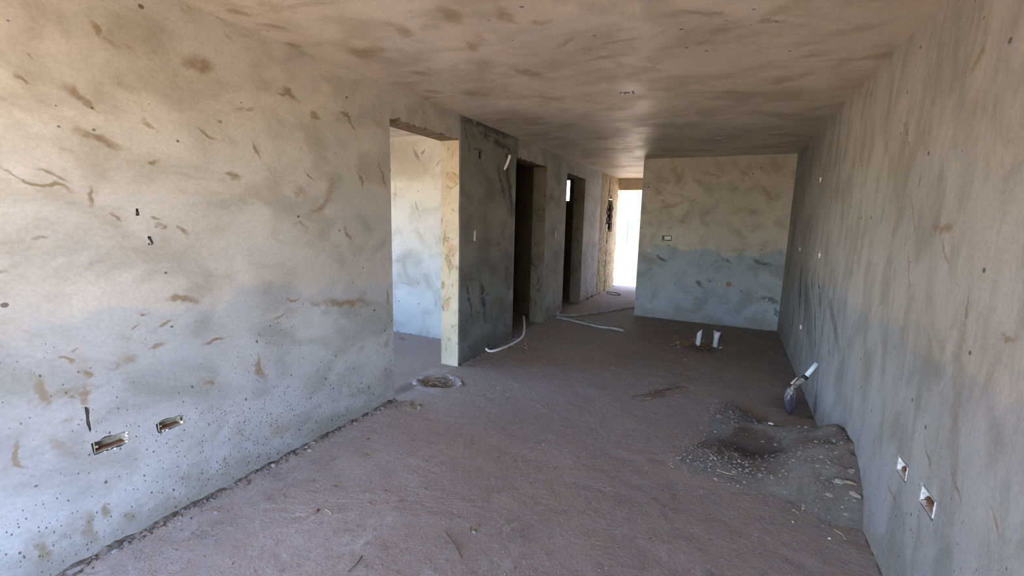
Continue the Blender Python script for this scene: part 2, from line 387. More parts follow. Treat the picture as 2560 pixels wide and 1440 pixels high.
M_BACK = plaster('back_wall_plaster', (0, 2), (0.58, 0.545, 0.475), (0.51, 0.49, 0.445), stain_uv(1, YB, (0, 2), B_BROWN), stain_uv(1, YB, (0, 2), B_DARK),
                 low=1.16, lowtint=(0.68, 0.81, 0.97), splash=0.04, seed=23.0, aniso=(1.5, 1.5, 1), brownamt=0.42, brown_thr=0.60)  # lower lift pushed bluer: cool sky light painted into the colour
M_CEIL = plaster('ceiling_plaster', (0, 1), (0.70, 0.625, 0.54), (0.61, 0.55, 0.475), stain_uv(2, H, (0, 1), C_BROWN), None, low=None, seed=31.0,
                 rough=0.48, aniso=(0.9, 1.15, 1), brownamt=0.60, brown_thr=0.53)
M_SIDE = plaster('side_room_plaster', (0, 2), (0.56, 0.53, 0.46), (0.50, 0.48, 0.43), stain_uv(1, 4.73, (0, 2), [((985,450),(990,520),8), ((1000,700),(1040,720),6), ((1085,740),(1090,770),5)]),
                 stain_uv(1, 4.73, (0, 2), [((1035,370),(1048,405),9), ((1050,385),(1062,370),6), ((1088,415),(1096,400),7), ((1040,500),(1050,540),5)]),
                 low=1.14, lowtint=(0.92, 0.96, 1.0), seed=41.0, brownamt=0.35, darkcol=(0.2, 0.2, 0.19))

def rough_concrete(name, c1, c2, stain, sc=1.0, rings=None, bumpd=0.02):
    cracks = rings is None
    N = NT(name); p = N.pos()
    a = N.noise(p, 3.0*sc, 7, 0.7, 0.8)
    col = N.mix(N.ss(a, 0.35, 0.65), c1, c2)
    b = N.noise(N.vmap(p, (1, 1, 0.45)), 7.0*sc, 8, 0.72, 1.6)
    col = N.mix(N.ss(b, 0.54, 0.64, 0, 0.8), col, stain)
    w = N.n('ShaderNodeTexVoronoi', {'Vector': N.n('ShaderNodeVectorMath', {0: p, 1: N.n('ShaderNodeVectorMath', {0: N.noise(p, 3.5, 4, 0.6, out=1), 1: (0.35, 0.35, 0.35)}, operation='MULTIPLY').outputs[0]}, operation='ADD').outputs[0], 'Scale': 3.2*sc}, feature='DISTANCE_TO_EDGE')
    cr = N.ss(w.outputs['Distance'], 0.018, 0.0, 0, 0.5)
    cr = N.mul(cr if cracks else 0.0, N.ss(N.noise(p, 2.0, 2, 0.5), 0.50, 0.62))
    col = N.mix(cr, col, tuple(x*0.5 for x in stain))
    if rings:
        for (c, r) in rings:
            d = N.n('ShaderNodeVectorMath', {0: N.n('ShaderNodeVectorMath', {0: p, 1: N.n('ShaderNodeVectorMath', {0: N.noise(p, 7, 4, 0.65, out=1), 1: (0.16, 0.16, 0.16)}, operation='MULTIPLY').outputs[0]}, operation='ADD').outputs[0], 1: tuple(x+0.08 for x in c)}, operation='DISTANCE').outputs['Value']
            ring = N.mul(N.mul(N.ss(d, r-0.035, r), N.ss(d, r+0.02, r)), N.ss(b, 0.42, 0.55))
            col = N.mix(N.mul(ring, 0.6), col, tuple(x*0.8 for x in stain))
            col = N.mix(N.mul(N.ss(d, r*1.0, r*0.3, 0, 0.5), N.ss(a, 0.4, 0.55)), col, tuple(x*y for x, y in zip(stain, (1.7, 1.2, 0.9))))
    N.set(N.b.inputs['Base Color'], col); N.b.inputs['Roughness'].default_value = 0.9
    h = N.add(N.mul(a, 1.0), N.add(N.mul(b, 0.5), N.mul(cr, -0.5)))
    N.set(N.b.inputs['Normal'], N.n('ShaderNodeBump', {'Height': h, 'Strength': 0.9, 'Distance': bumpd}).outputs[0])
    return N.m
M_JAMB = rough_concrete('door_jamb_concrete', (0.52, 0.45, 0.32), (0.44, 0.37, 0.25), (0.24, 0.165, 0.08), 1.3,
                        [((-2.61, 3.905, 1.97), 0.085), ((-2.62, 3.905, 1.30), 0.095), ((-2.61, 3.905, 0.66), 0.085)], 0.012)
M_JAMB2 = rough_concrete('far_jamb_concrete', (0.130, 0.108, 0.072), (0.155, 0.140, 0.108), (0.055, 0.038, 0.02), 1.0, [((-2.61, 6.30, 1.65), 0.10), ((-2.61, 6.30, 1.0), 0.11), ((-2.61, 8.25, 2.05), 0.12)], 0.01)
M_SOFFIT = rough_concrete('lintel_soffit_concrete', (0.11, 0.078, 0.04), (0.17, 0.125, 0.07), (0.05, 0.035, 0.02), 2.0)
M_STRIP = rough_concrete('bare_block_strip', (0.52, 0.42, 0.26), (0.42, 0.33, 0.19), (0.17, 0.12, 0.06), 1.6, None, 0.03)
M_CHIP = simple('chipped_mortar', (0.42, 0.40, 0.36), 0.95, 0.3, 40, 0.004)
M_CREAM = simple('cream_render', (0.62, 0.54, 0.40), 0.85, 0.08, 3, 0.002)
M_DIMWALL = plaster('dimmed_bath_plaster', (0, 2), (0.075, 0.055, 0.03), (0.06, 0.045, 0.025), low=None, seed=51.0)  # near-black base colour paints in the darkness behind the black doorway

# ------------------------------------------------------------------ walls
D1, D2, D3 = (2.892, 3.904), (5.24, 6.30), (7.215, 8.25); DH = 2.352
rnd = random.Random(3)
def left_outline(y0, y1, doors, jag):
    """closed outline (y, z) with door notches; returns outline, material per edge"""
    o = [(y0, H+0.05), (y0, -0.06)]; s = [0, 0]
    for (a, b) in doors:
        jm = 2 if a == D1[0] else 4
        o.append((a, -0.06)); s.append(jm)
        n = 26
        for k in range(n+1):
            y = a+(b-a)*k/n
            j = 0.0
            if jag:
                j = rnd.choice([0, 0.004, 0.010, 0.002, 0.016]) if 0 < k < n else 0
                if k in (3, 12): j += 0.022
            o.append((y, DH+j)); s.append(3)
        s[-1] = jm
        if jag:
            # a few nicks down the far arris
            for zz in (2.1, 1.9, 1.7, 1.32, 0.7, 0.3): o.append((b+rnd.choice([0, 0.004, 0.010]), zz)); s.append(jm)
        else:
            for zz in (2.1, 1.9, 1.7, 1.32, 0.7, 0.3): o.append((b, zz)); s.append(jm)
        o.append((b, -0.06)); s.append(0)
    o += [(y1, -0.06), (y1, H+0.05)]; s += [0, 0]
    # strips list: edge i goes from o[i] to o[i+1]
    return o, s
def Lp(px, py): p = at(px, py, 0, XL); return (p.y, p.z)
def Rp(px, py): p = at(px, py, 0, XR); return (p.y, p.z)
box1 = [Lp(229,1110), Lp(262,1091), Lp(318,1083), Lp(317,1110), Lp(236,1138)]
box2 = [Lp(388,1063), Lp(405,1049), Lp(458,1037), Lp(459,1060), Lp(396,1084)]
groove = [Lp(212,1016), Lp(226,1020), Lp(229,1075), Lp(225,1082), Lp(216,1060)]
sw_hi = [(4.345-.052, 2.268-.048), (4.345+.052, 2.268-.048), (4.345+.052, 2.268+.048), (4.345-.052, 2.268+.048)]
def rect(c, w, h): return [(c[0]-w/2, c[1]-h/2), (c[0]+w/2, c[1]-h/2), (c[0]+w/2, c[1]+h/2), (c[0]-w/2, c[1]+h/2)]
c_swhi, c_swlo, c_sw3, c_out4 = (4.345, 2.268), (4.215, 1.396), (6.762, 1.366), (6.805, 0.511)
c_stubA, c_stubB = Lp(345, 530), Lp(376, 602)
holesL1 = [(ragged(box1, .003, .02, 1), .05), (ragged(box2, .003, .02, 2), .05), (ragged(groove, .002, .02, 3), .02),
           (ragged(rect(c_stubA, .018, .030), .003, .02, 4), .03), (ragged(rect(c_stubB, .024, .044), .003, .02, 5), .03)]
holesL2 = [(ragged(rect(c_swhi, .115, .105), .003, .03, 6), .05), (ragged(rect(c_swlo, .080, .125), .003, .03, 7), .05)]
holesL3 = [(ragged(rect(c_sw3, .075, .125), .003, .03, 8), .05), (ragged(rect(c_out4, .07, .075), .003, .03, 9), .05)]
to_left = lambda u, v, w: (w, u, v)
outF, strips = left_outline(YF, 9.40, [D1, D2, D3], True)
rnd = random.Random(3)
outB, _ = left_outline(YF, 9.40, [D1, D2, D3], False)
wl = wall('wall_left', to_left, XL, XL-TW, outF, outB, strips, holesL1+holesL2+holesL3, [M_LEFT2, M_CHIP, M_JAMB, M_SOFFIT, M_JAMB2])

# bare strip at the corridor end, dense and rough, with the open fuse-panel recess
def rough_strip():
    y0, y1 = 9.40, YE; ny, nz = 78, 130
    V = []; F = []; vi = {}
    def inhole(y, z): return 9.93+0.03*math.sin(z*23) < y < 10.42+0.03*math.sin(z*31) and 1.36 < z < 2.19-0.9*abs(y-10.18)
    for i in range(ny+1):
        for k in range(nz+1):
            y = y0+(y1-y0)*i/ny; z = -0.05+(H+0.06)*k/nz
            e = min(1, min(i, ny-i)/3)
            x = XL + (0.012 + 0.016*fbm(y, z*0.6, 5.5, 5) + 0.012*fbm(y, z, 14, 3, 4))*e
            x += 0.014*(1 if y > 10.02+0.10*fbm(z, 2.0, 1.3, 3) else 0)*e - 0.016*math.exp(-((y-10.02-0.10*fbm(z, 2.0, 1.3, 3))/0.02)**2)*e
            if inhole(y, z): x = XL-0.10+0.02*fbm(y, z, 20, 3)
            vi[i, k] = len(V); V.append((x, y, z))
    for i in range(ny):
        for k in range(nz): F.append((vi[i,k], vi[i+1,k], vi[i+1,k+1], vi[i,k+1]))
    # back and sides
    b = len(V); V += [(XL-TW, y0, -0.05), (XL-TW, y1, -0.05), (XL-TW, y1, H+0.01), (XL-TW, y0, H+0.01)]
    F += [(b, b+3, b+2, b+1), tuple([vi[ny, k] for k in range(nz+1)] + [b+2, b+1]), tuple([vi[0, k] for k in range(nz, -1, -1)] + [b, b+3]),
          tuple([vi[i, nz] for i in range(ny, -1, -1)] + [b+3, b+2]), tuple([vi[i, 0] for i in range(ny+1)] + [b+1, b])]
    return struct(mesh_obj('wall_corridor', V, F, M_STRIP))
rough_strip()

rb1 = [Rp(2238,1150), Rp(2252,1143), Rp(2266,1166), Rp(2267,1190), Rp(2262,1203), Rp(2240,1177)]
rb2 = [Rp(2302,1212), Rp(2316,1212), Rp(2340,1256), Rp(2336,1284), Rp(2326,1298), Rp(2298,1255)]
c_r = [Rp(2053,447), Rp(2001,622), Rp(2050,636), Rp(2003,816), Rp(1989,618)]
rect_cw = lambda c, w, h: rect(c, w, h)
RB1C, RB2C = (2.388, 0.545), (2.112, 0.555)
holesR = [(ragged(rect(RB1C, .125, .080), .004, .02, 11), .055), (ragged(rect(RB2C, .145, .085), .004, .02, 12), .055)]
holesR += [(ragged(rect(c_r[0], .05, .075), .003, .03, 13), .03), (ragged(rect(c_r[1], .06, .06), .003, .03, 14), .03),
           (ragged(rect(c_r[2], .07, .075), .003, .03, 15), .03), (ragged(rect(c_r[3], .05, .06), .003, .03, 16), .03)]
o = [(YF, -.06), (YB+.15, -.06), (YB+.15, H+.05), (YF, H+.05)]
wall('wall_right', to_left, XR, XR+TW, o, o, None, holesR, [M_RIGHT, M_CHIP])

to_back = lambda u, v, w: (u, w, v)
c_ob = (-0.918, 1.339); c_h = (-0.217, 0.685); c_p1 = (-0.071, 0.666); c_p2 = (0.054, 0.657); c_tri = (-1.259, 2.159)
o = [(XC, -.06), (XR+TW, -.06), (XR+TW, H+.05), (XC, H+.05)]
circ = lambda c, r, n=12: [(c[0]+r*math.cos(2*math.pi*i/n), c[1]+r*math.sin(2*math.pi*i/n)) for i in range(n)]
holesB = [(ragged(rect(c_ob, .15, .085), .003, .02, 21), .05), (ragged(circ(c_h, .018, 8), .003, .02, 22), .06), (circ(c_p1, .036), .05), (circ(c_p2, .04), .05),
          ([(c_tri[0]-.025, c_tri[1]-.02), (c_tri[0]+.02, c_tri[1]-.018), (c_tri[0]+.004, c_tri[1]+.03)], .03)]
wall('wall_back', to_back, YB, YB+.15, o, o, None, holesB, [M_BACK, M_CHIP])

def box_struct(name, dims, mat, label=None):
    bm = bmesh.new(); bx(bm, *dims); return struct(bm_obj(name, bm, mat), label)
box_struct('wall_corridor_right', (XC, XC+.15, YB+.15, YE, -.06, H+.05), M_BACK)
# corridor end beam and its right-hand pier
box_struct('trim_1', (XL-.02, XC+.15, YE, YE+.2, 2.335, H+.05), simple('beam_render', (0.45, 0.38, 0.27), 0.9, 0.12, 4, 0.002))
# ceiling: concrete slab with shallow recess boxes
holesC = [(ragged(rect((-0.83, 3.755), .105, .085), .004, .02, 31), .05), (ragged(rect((-0.22, 6.045), .085, .06), .004, .02, 32), .05), (ragged(rect((-1.915, 8.68), .085, .06), .003, .02, 33), .05)]
o = [(XS-.2, YF-.75), (XR+TW+.3, YF-.75), (XR+TW+.3, YE+.35), (XS-.2, YE+.35)]
wall('ceiling', lambda u, v, w: (u, v, w), H, H+.16, o, o, None, holesC, [M_CEIL, M_CHIP])
# front wall behind the camera: wide patio opening, side room window
o = [(XS-.2, -.06), (XR+TW, -.06), (XR+TW, H+.02), (XS-.2, H+.02)]
wall('wall_front', to_back, YF, YF-.2, o, o, None, [([(XL+.12, -.055), (XR-.10, -.055), (XR-.10, 2.38), (XL+.12, 2.38)], None),
     ([(-5.0, .75), (-3.0, .75), (-3.0, 2.3), (-5.0, 2.3)], None)], [M_CREAM, M_CREAM])
# outer side wall with the side room window and the bathrooms behind it
o = [(YF-.2, -.06), (YE, -.06), (YE, H+.02), (YF-.2, H+.02)]
wall('wall_side', to_left, XS, XS-.2, o, o, None, [([(1.0, .55), (4.1, .55), (4.1, 2.3), (1.0, 2.3)], None)], [M_SIDE, M_SIDE])
box_struct('wall_side_room', (XS, XL-TW, 4.73, 4.88, -.06, H), M_SIDE)
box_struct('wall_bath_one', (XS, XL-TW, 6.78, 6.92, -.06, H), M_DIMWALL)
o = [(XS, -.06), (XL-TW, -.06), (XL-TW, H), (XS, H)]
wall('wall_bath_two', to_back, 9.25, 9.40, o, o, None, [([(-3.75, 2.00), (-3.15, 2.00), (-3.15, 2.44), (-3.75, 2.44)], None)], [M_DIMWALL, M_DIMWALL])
box_struct('window_1', (-3.50, -3.47, 9.30, 9.33, 2.00, 2.44), simple('window_bar', (0.5, 0.45, 0.38), 0.6))

# ------------------------------------------------------------------ floor
def floor_material():
    N = NT('dusty_floor'); P, sep = N.uv((0, 1)); x, y = sep.outputs[0], sep.outputs[1]
    big = N.noise(P, 0.8, 6, 0.6, 0.4)
    col = N.mix(N.ss(big, 0.35, 0.65), (0.300, 0.242, 0.195), (0.262, 0.212, 0.172))
    dust = N.noise(N.vmap(P, (1.5, 0.8, 1), rot=(0, 0, -0.5)), 2.2, 8, 0.68, 0.9)
    nearleft = N.mul(N.ss(N.math('MULTIPLY_ADD', y, 0.55, x), 0.6, -1.4), N.ss(y, 4.5, 2.0))
    thr = N.ss(nearleft, 0, 1, 0.62, 0.46)
    dm = N.ss(N.math('SUBTRACT', dust, thr), -0.02, 0.10)
    col = N.mix(N.mul(dm, 0.85), col, (0.36, 0.315, 0.27))
    col = N.mix(N.ss(N.mul(nearleft, N.ss(x, -0.6, -1.9)), 0, 1, 0, 0.75), col, (0.40, 0.338, 0.295))
    fine = N.noise(P, 16, 7, 0.72, 0.25)
    col = N.mix(N.ss(fine, 0.55, 0.70, 0, 0.45), col, (0.115, 0.085, 0.068))
    col = N.mix(N.ss(fine, 0.44, 0.32, 0, 0.35), col, (0.36, 0.30, 0.26))
    fl = N.noise(N.vmap(P, (1.0, 0.55, 1), rot=(0, 0, -0.6)), 34, 4, 0.6, 1.3)
    flk = N.ss(N.noise(P, 2.4, 4, 0.6), 0.42, 0.62, 0.25, 1.0)
    col = N.mix(N.mul(N.ss(fl, 0.60, 0.66), N.mul(flk, 0.55)), col, (0.52, 0.46, 0.40))
    col = N.mix(N.mul(N.ss(fl, 0.37, 0.32), N.mul(flk, 0.60)), col, (0.10, 0.072, 0.055))
    # back right of the room darkened: mostly shade painted in, partly stain
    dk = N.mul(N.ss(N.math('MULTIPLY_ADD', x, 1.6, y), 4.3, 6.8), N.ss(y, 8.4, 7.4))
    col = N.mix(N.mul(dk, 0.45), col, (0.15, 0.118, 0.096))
    wob = N.n('ShaderNodeVectorMath', {0: P, 1: N.n('ShaderNodeVectorMath', {0: N.noise(P, 5, 4, 0.6, out=1), 1: (0.2, 0.2, 0)}, operation='MULTIPLY').outputs[0]}, operation='ADD').outputs[0]
    st = stain_uv(2, 0, (0, 1), [((1065,960),(1125,958),22), ((1990,1000),(2040,1035),40), ((1720,868),(1790,878),16), ((1605,992),(1705,966),9), ((990,985),(1060,950),12), ((1925,1110),(1960,1110),30), ((1690,760),(1850,800),1)])  # second stroke, behind the heap: mostly painted shade, partly stain
    st = [(a+.1, b+.1, c, d*1.1, e*1.2) for a, b, c, d, e in st]
    col = N.mix(N.mul(blobs(N, wob, st[:6]), 0.6), col, (0.075, 0.048, 0.030))
    # pale leftovers of mortar near the doorway
    pl = stain_uv(2, 0, (0, 1), [((1055,935),(1120,925),10), ((1000,1020),(1035,1030),5), ((850,1100),(900,1080),8), ((780,1195),(860,1180),12), ((850,1380),(940,1340),14)])
    pl = [(a+.1, b+.1, c, d, e) for a, b, c, d, e in pl]
    col = N.mix(N.mul(N.mul(blobs(N, wob, pl), N.ss(fine, 0.4, 0.55)), 0.6), col, (0.42, 0.42, 0.40))
    sp = dots(N, P, 30, 0.07, 0.16, 1, 2)
    col = N.mix(N.mul(sp, 0.5), col, (0.42, 0.36, 0.30))
    sp2 = dots(N, P, 22, 0.05, 0.14, 1, 6)
    col = N.mix(N.mul(sp2, 0.7), col, (0.07, 0.05, 0.04))
    N.set(N.b.inputs['Base Color'], col); N.b.inputs['Roughness'].default_value = 0.9
    rid = N.noise(N.vmap(P, (1.0, 0.7, 1), rot=(0, 0, -0.4)), 7, 7, 0.66, 1.8)
    ridge = N.ss(N.math('ABSOLUTE', N.math('SUBTRACT', rid, 0.5)), 0.03, 0.0)
    ridge = N.mul(ridge, N.ss(N.noise(P, 1.9, 3, 0.6), 0.5, 0.66))
    h = N.add(N.add(N.mul(N.noise(P, 2.2, 5, 0.6, 0.4), 0.030), N.mul(N.noise(P, 16, 6, 0.62, 0.1), 0.007)), N.add(N.mul(ridge, 0.0022), N.mul(N.noise(P, 70, 4, 0.7), 0.0022)))
    h = N.add(h, N.mul(fl, 0.003))
    N.set(N.b.inputs['Normal'], N.n('ShaderNodeBump', {'Height': h, 'Strength': 0.9, 'Distance': 1.0}).outputs[0])
    return N.m
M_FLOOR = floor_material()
PIT = Vector((-2.42, 3.42))
def floor_z(x, y):
    z = 0.004*fbm(x, y, 1.2, 4) + 0.0035*fbm(x, y, 6, 3, 3)
    d = math.hypot((x-PIT.x)/0.20, (y-PIT.y)/0.17) + 0.25*fbm(x, y, 6, 3, 8)
    if d < 1.35: z += -0.045*max(0, 1-d)**0.6 + 0.014*math.exp(-((d-1.1)/0.16)**2)
    # dirt swept against the left wall foot
    z += 0.012*math.exp(-max(0, x-XL)/0.05)*(0.6+0.6*fbm(y, x, 5, 3)) if x > XL-.02 else 0
    # streak of dirt
    for a, b in (((-0.60, 4.02), (-0.28, 4.48)),):
        ax, ay = a; bx_, by = b; t = max(0, min(1, ((x-ax)*(bx_-ax)+(y-ay)*(by-ay))/((bx_-ax)**2+(by-ay)**2)))
        dd = math.hypot(x-ax-(bx_-ax)*t, y-ay-(by-ay)*t); z += 0.010*math.exp(-(dd/0.04)**2) - 0.012*math.exp(-((dd-0.05)/0.03)**2)
    return z
def build_floor():
    xs = list(np.arange(XS, XL-.35, 0.12)) + list(np.arange(XL-.35, XR+.05, 0.022)) + [XR+.12]
    ys = list(np.arange(YF-.02, 0.4, 0.12)) + list(np.arange(0.4, 6.5, 0.022)) + list(np.arange(6.5, YE+.2, 0.05)) + [YE+.2]
    V = [(x, y, floor_z(x, y)) for y in ys for x in xs]; nx = len(xs)
    F = [(j*nx+i, j*nx+i+1, (j+1)*nx+i+1, (j+1)*nx+i) for j in range(len(ys)-1) for i in range(nx-1)]
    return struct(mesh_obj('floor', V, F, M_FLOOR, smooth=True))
build_floor()
# ground outside, sunlit pale earth
M_GROUND = simple('yard_ground', (0.58, 0.415, 0.225), 0.95, 0.12, 0.6, 0.01)
bm = bmesh.new(); bmesh.ops.create_grid(bm, x_segments=2, y_segments=2, size=30); bmesh.ops.translate(bm, verts=bm.verts[:], vec=(0, 5, -0.08))
struct(bm_obj('yard_ground', bm, M_GROUND))

# crumbly foot along the walls
def foot(name, a, b, nrm, label, seed, w=0.045, h=0.04, mat=None):
    a = Vector(a); b = Vector(b); nrm = Vector(nrm); L = (b-a).length; n = int(L/0.018); V = []; F = []
    for i in range(n+1):
        p = a.lerp(b, i/n)
        q = 0.35+1.1*fbm(p.x+p.y, seed, 9, 5); q = max(0.03, min(1.5, q)); jj = 0.45*mnoise.noise(Vector((i*0.9, seed, 0)))
        prof = [(-0.01, h*q*(1+jj)), (w*q*0.3, h*q*(0.8+jj)), (w*q*0.7, h*q*(0.35+0.5*jj)), (w*q*1.15, -0.012)]
        for (d, z) in prof: V.append((p.x+nrm.x*d, p.y+nrm.y*d, z + (floor_z(p.x, p.y) if z < h*.5 else 0)))
    for i in range(n):
        for k in range(3): F.append((i*4+k, i*4+k+1, i*4+k+5, i*4+k+4))
    o = mesh_obj(name, V, F, mat or M_FOOT, smooth=False)
    return tag(o, label, 'debris', kind='stuff')
M_FOOT = simple('mortar_crumbs', (0.135, 0.110, 0.085), 0.95, 0.45, 30, 0.006, dirt=(0.09, 0.07, 0.05), dirtamt=0.7)
foot('mortar_crumbs', (XL, .2, 0), (XL, D1[0], 0), (1, 0, 0), 'crumbled mortar and dirt along the foot of the long left wall', 1, .040, .032)
foot('mortar_crumbs', (XL, D1[1], 0), (XL, D2[0], 0), (1, 0, 0), 'crumbled mortar along the foot of the dark wall between the first two doorways', 2, .035, .03)
foot('mortar_crumbs', (XL, D2[1], 0), (XL, D3[0], 0), (1, 0, 0), 'crumbled mortar along the foot of the wall between the second and third doorways', 3, .035, .03)
foot('mortar_crumbs', (XL, D3[1], 0), (XL, YE, 0), (1, 0, 0), 'crumbled mortar along the corridor wall beyond the third doorway', 4, .05, .045)
M_FOOT2 = simple('grey_mortar_edge', (0.27, 0.28, 0.28), 0.95, 0.35, 30, 0.004)
foot('mortar_edge', (XC, YB, 0), (XR, YB, 0), (0, -1, 0), 'ragged grey mortar edge along the foot of the back wall', 5, .03, .028, M_FOOT2)
foot('mortar_edge', (XR, 4.6, 0), (XR, YB, 0), (-1, 0, 0), 'thin dirt line along the foot of the right wall beyond the shovel', 6, .02, .02)
foot('mortar_edge', (XL-TW, 4.73, 0), (XS, 4.73, 0), (0, -1, 0), 'ragged mortar edge at the foot of the side room wall', 7, .03, .03, M_FOOT2)
foot('mortar_edge', (XR, .6, 0), (XR, 2.72, 0), (-1, 0, 0), 'thin dirt line along the foot of the right wall near the camera', 8, .02, .014)

# ------------------------------------------------------------------ electrical boxes and conduits
M_PVC = simple('grey_white_pvc', (0.62, 0.60, 0.53), 0.5, 0.08, 25, dirt=(0.28, 0.24, 0.17), dirtamt=0.45)
M_BOXP = simple('dusty_box_plastic', (0.40, 0.375, 0.30), 0.6, 0.1, 25, dirt=(0.20, 0.15, 0.09), dirtamt=0.6)
M_PVCW = simple('white_pvc', (0.80, 0.80, 0.78), 0.4, 0.05, 25, dirt=(0.45, 0.40, 0.33), dirtamt=0.3)
M_RING = simple('knockout_ring', (0.20, 0.19, 0.16), 0.6, 0.1)
M_STEEL = simple('galvanised_steel', (0.55, 0.55, 0.54), 0.38, 0.15, 30, metal=0.9, dirt=(0.25, 0.2, 0.15), dirtamt=0.4)
M_WHITEP = simple('fresh_white_plaster', (0.80, 0.80, 0.78), 0.9, 0.1, 30, 0.003)
M_RUST = simple('rusty_brown', (0.20, 0.10, 0.06), 0.85, 0.3, 40)
M_BLACK = simple('rubber_and_recess_black', (0.02, 0.02, 0.02), 0.6, 0.1)  # rubber of the shovel collar; also the dark painted inside recesses

def stone_bm(bm, c, r, seed, flat=.7):
    rr = random.Random(seed); m = bmesh.ops.create_icosphere(bm, subdivisions=1 if r < .008 else 2, radius=1)
    sx, sy, sz = r*rr.uniform(.8, 1.35), r*rr.uniform(.7, 1.1), r*flat*rr.uniform(.7, 1.1)
    rot = Matrix.Rotation(rr.uniform(0, 6.3), 3, 'Z') @ Matrix.Rotation(rr.uniform(-.5, .5), 3, 'X')
    for v in m['verts']:
        q = v.co * (1+0.28*mnoise.noise(v.co*1.3+Vector((seed, 0, 0))))
        v.co = rot @ Vector((q.x*sx, q.y*sy, q.z*sz)) + Vector(c)
M_OLD = simple('weathered_grey_pvc', (0.40, 0.39, 0.35), 0.6, 0.15, 10, dirt=(0.16, 0.13, 0.10), dirtamt=0.5)
M_OLD2 = simple('muddy_grey_pvc', (0.34, 0.32, 0.27), 0.7, 0.25, 14, dirt=(0.11, 0.085, 0.06), dirtamt=0.6)
def frame_lr(side):
    # local (a along y, b up, c into the wall) -> world
    if side == 'L': return lambda a, b, c: (XL-c, a, b)
    if side == 'R': return lambda a, b, c: (XR+c, a, b)
    if side == 'B': return lambda a, b, c: (a, YB+c, b)
    return lambda a, b, c: (a, b, H+c)
def lbox(bm, fr, a0, a1, b0, b1, c0, c1):
    v = [bm.verts.new(fr(*p)) for p in ((a0,b0,c0),(a1,b0,c0),(a1,b1,c0),(a0,b1,c0),(a0,b0,c1),(a1,b0,c1),(a1,b1,c1),(a0,b1,c1))]
    for f in ((0,3,2,1),(4,5,6,7),(0,1,5,4),(1,2,6,5),(2,3,7,6),(3,0,4,7)): bm.faces.new([v[i] for i in f])
def ring(bm, fr, ca, cb, c, r0, r1, seg=20, th=0.0015):
    vs_ = []
    for k in range(seg):
        t = 2*math.pi*k/seg
        vs_.append([bm.verts.new(fr(ca+math.cos(t)*r, cb+math.sin(t)*r, cc)) for r, cc in ((r0, c), (r0, c-th), (r1, c-th), (r1, c))])
    for k in range(seg):
        a, b = vs_[k], vs_[(k+1) % seg]
        for i in range(4): bm.faces.new((a[i], a[(i+1) % 4], b[(i+1) % 4], b[i]))
def elec_box(side, c, w, h, label, depth=0.045, mat=None, rings=2, group='recessed electrical boxes', tilt=0.0, wires=0, proud=0.0, back=None, chips=0, mud=False):
    fr0 = frame_lr(side)
    ct, st_ = math.cos(tilt), math.sin(tilt)
    fr = lambda a, b, cc: fr0(c[0]+(a-c[0])*ct-(b-c[1])*st_, c[1]+(a-c[0])*st_+(b-c[1])*ct, cc)
    mat = mat or M_PVC
    e = empty('electrical_box', fr0(c[0], c[1], 0), label, 'electrical box', group)
    a0, a1, b0, b1 = c[0]-w/2, c[0]+w/2, c[1]-h/2, c[1]+h/2; t = .0025
    if back:
        bm = bmesh.new(); lbox(bm, fr, a0+t, a1-t, b0+t, b1-t, depth-t*2.2, depth-t*1.01); bm_obj('dark_backing', bm, back, e)  # dark sheet added over the box back, painting shade into the recess
    bm = bmesh.new()
    lbox(bm, fr, a0, a1, b0, b1, depth-t, depth)
    lbox(bm, fr, a0, a0+t, b0, b1, -proud, depth-t); lbox(bm, fr, a1-t, a1, b0, b1, -proud, depth-t)
    lbox(bm, fr, a0+t, a1-t, b0, b0+t, -proud, depth-t); lbox(bm, fr, a0+t, a1-t, b1-t, b1, -proud, depth-t)
    bm_obj('box_body', bm, mat, e)
    for k in range(rings):
        bm = bmesh.new(); rr = min(h*.24, .014)
        ring(bm, fr, c[0]+(k-(rings-1)/2)*w*.42, c[1]+h*.10, depth-t, rr-.002, rr, th=.001)
        bm_obj('knockout', bm, M_RING, e)
    for s in (-1, 1):
        bm = bmesh.new(); 
        if w >= h: lbox(bm, fr, (a0+t if s < 0 else a1-t-.012), (a0+t+.012 if s < 0 else a1-t), c[1]-.005, c[1]+.005, 0.002, .006)
        else: lbox(bm, fr, c[0]-.005, c[0]+.005, (b0+t if s < 0 else b1-t-.012), (b0+t+.012 if s < 0 else b1-t), 0.002, .006)
        bm_obj('screw_lug', bm, mat, e)
    if mud:
        bm = bmesh.new(); lbox(bm, fr, a0+t, a1-t, b0+t, b0+t+h*.13, .006, depth-t*1.2); bm_obj('dried_mud', bm, M_RUST, e)
    if side == 'R':
        bm = bmesh.new()
        for q in range(5): stone_bm(bm, fr(a0+w*(.12+.19*q), b0+h*.22, depth*.55), h*.26, q+int(c[0]*10), .8)
        bm_obj('mud_fill', bm, M_RUST, e)
    rq = random.Random(int(c[0]*1000))
    for k in range(chips):
        aa = a1+rq.uniform(.002, .009) if k % 3 else rq.uniform(a0, a1); bb = rq.uniform(b0, b1) if k % 3 else b0-rq.uniform(.002, .010)
        bm = bmesh.new(); stone_bm(bm, fr(aa, bb, .001), rq.uniform(.004, .008), k+5, .6); bm_obj('plaster_chip', bm, M_WHITEP, e)
    for k in range(wires):
        bm = bmesh.new(); a = c[0]+(k-.5)*w*.35
        tube(bm, catmull([fr(a, c[1], depth-.004), fr(a+.004, c[1]-.004, depth*.4), fr(a-.003, c[1]-.01, -.012)], 4), .002, 6); bm_obj('wire', bm, M_RUST, e)
    return e
def poly_c(poly): 
    return ((min(p[0] for p in poly)+max(p[0] for p in poly))/2, (min(p[1] for p in poly)+max(p[1] for p in poly))/2)
b1c, b2c = poly_c(box1), poly_c(box2)
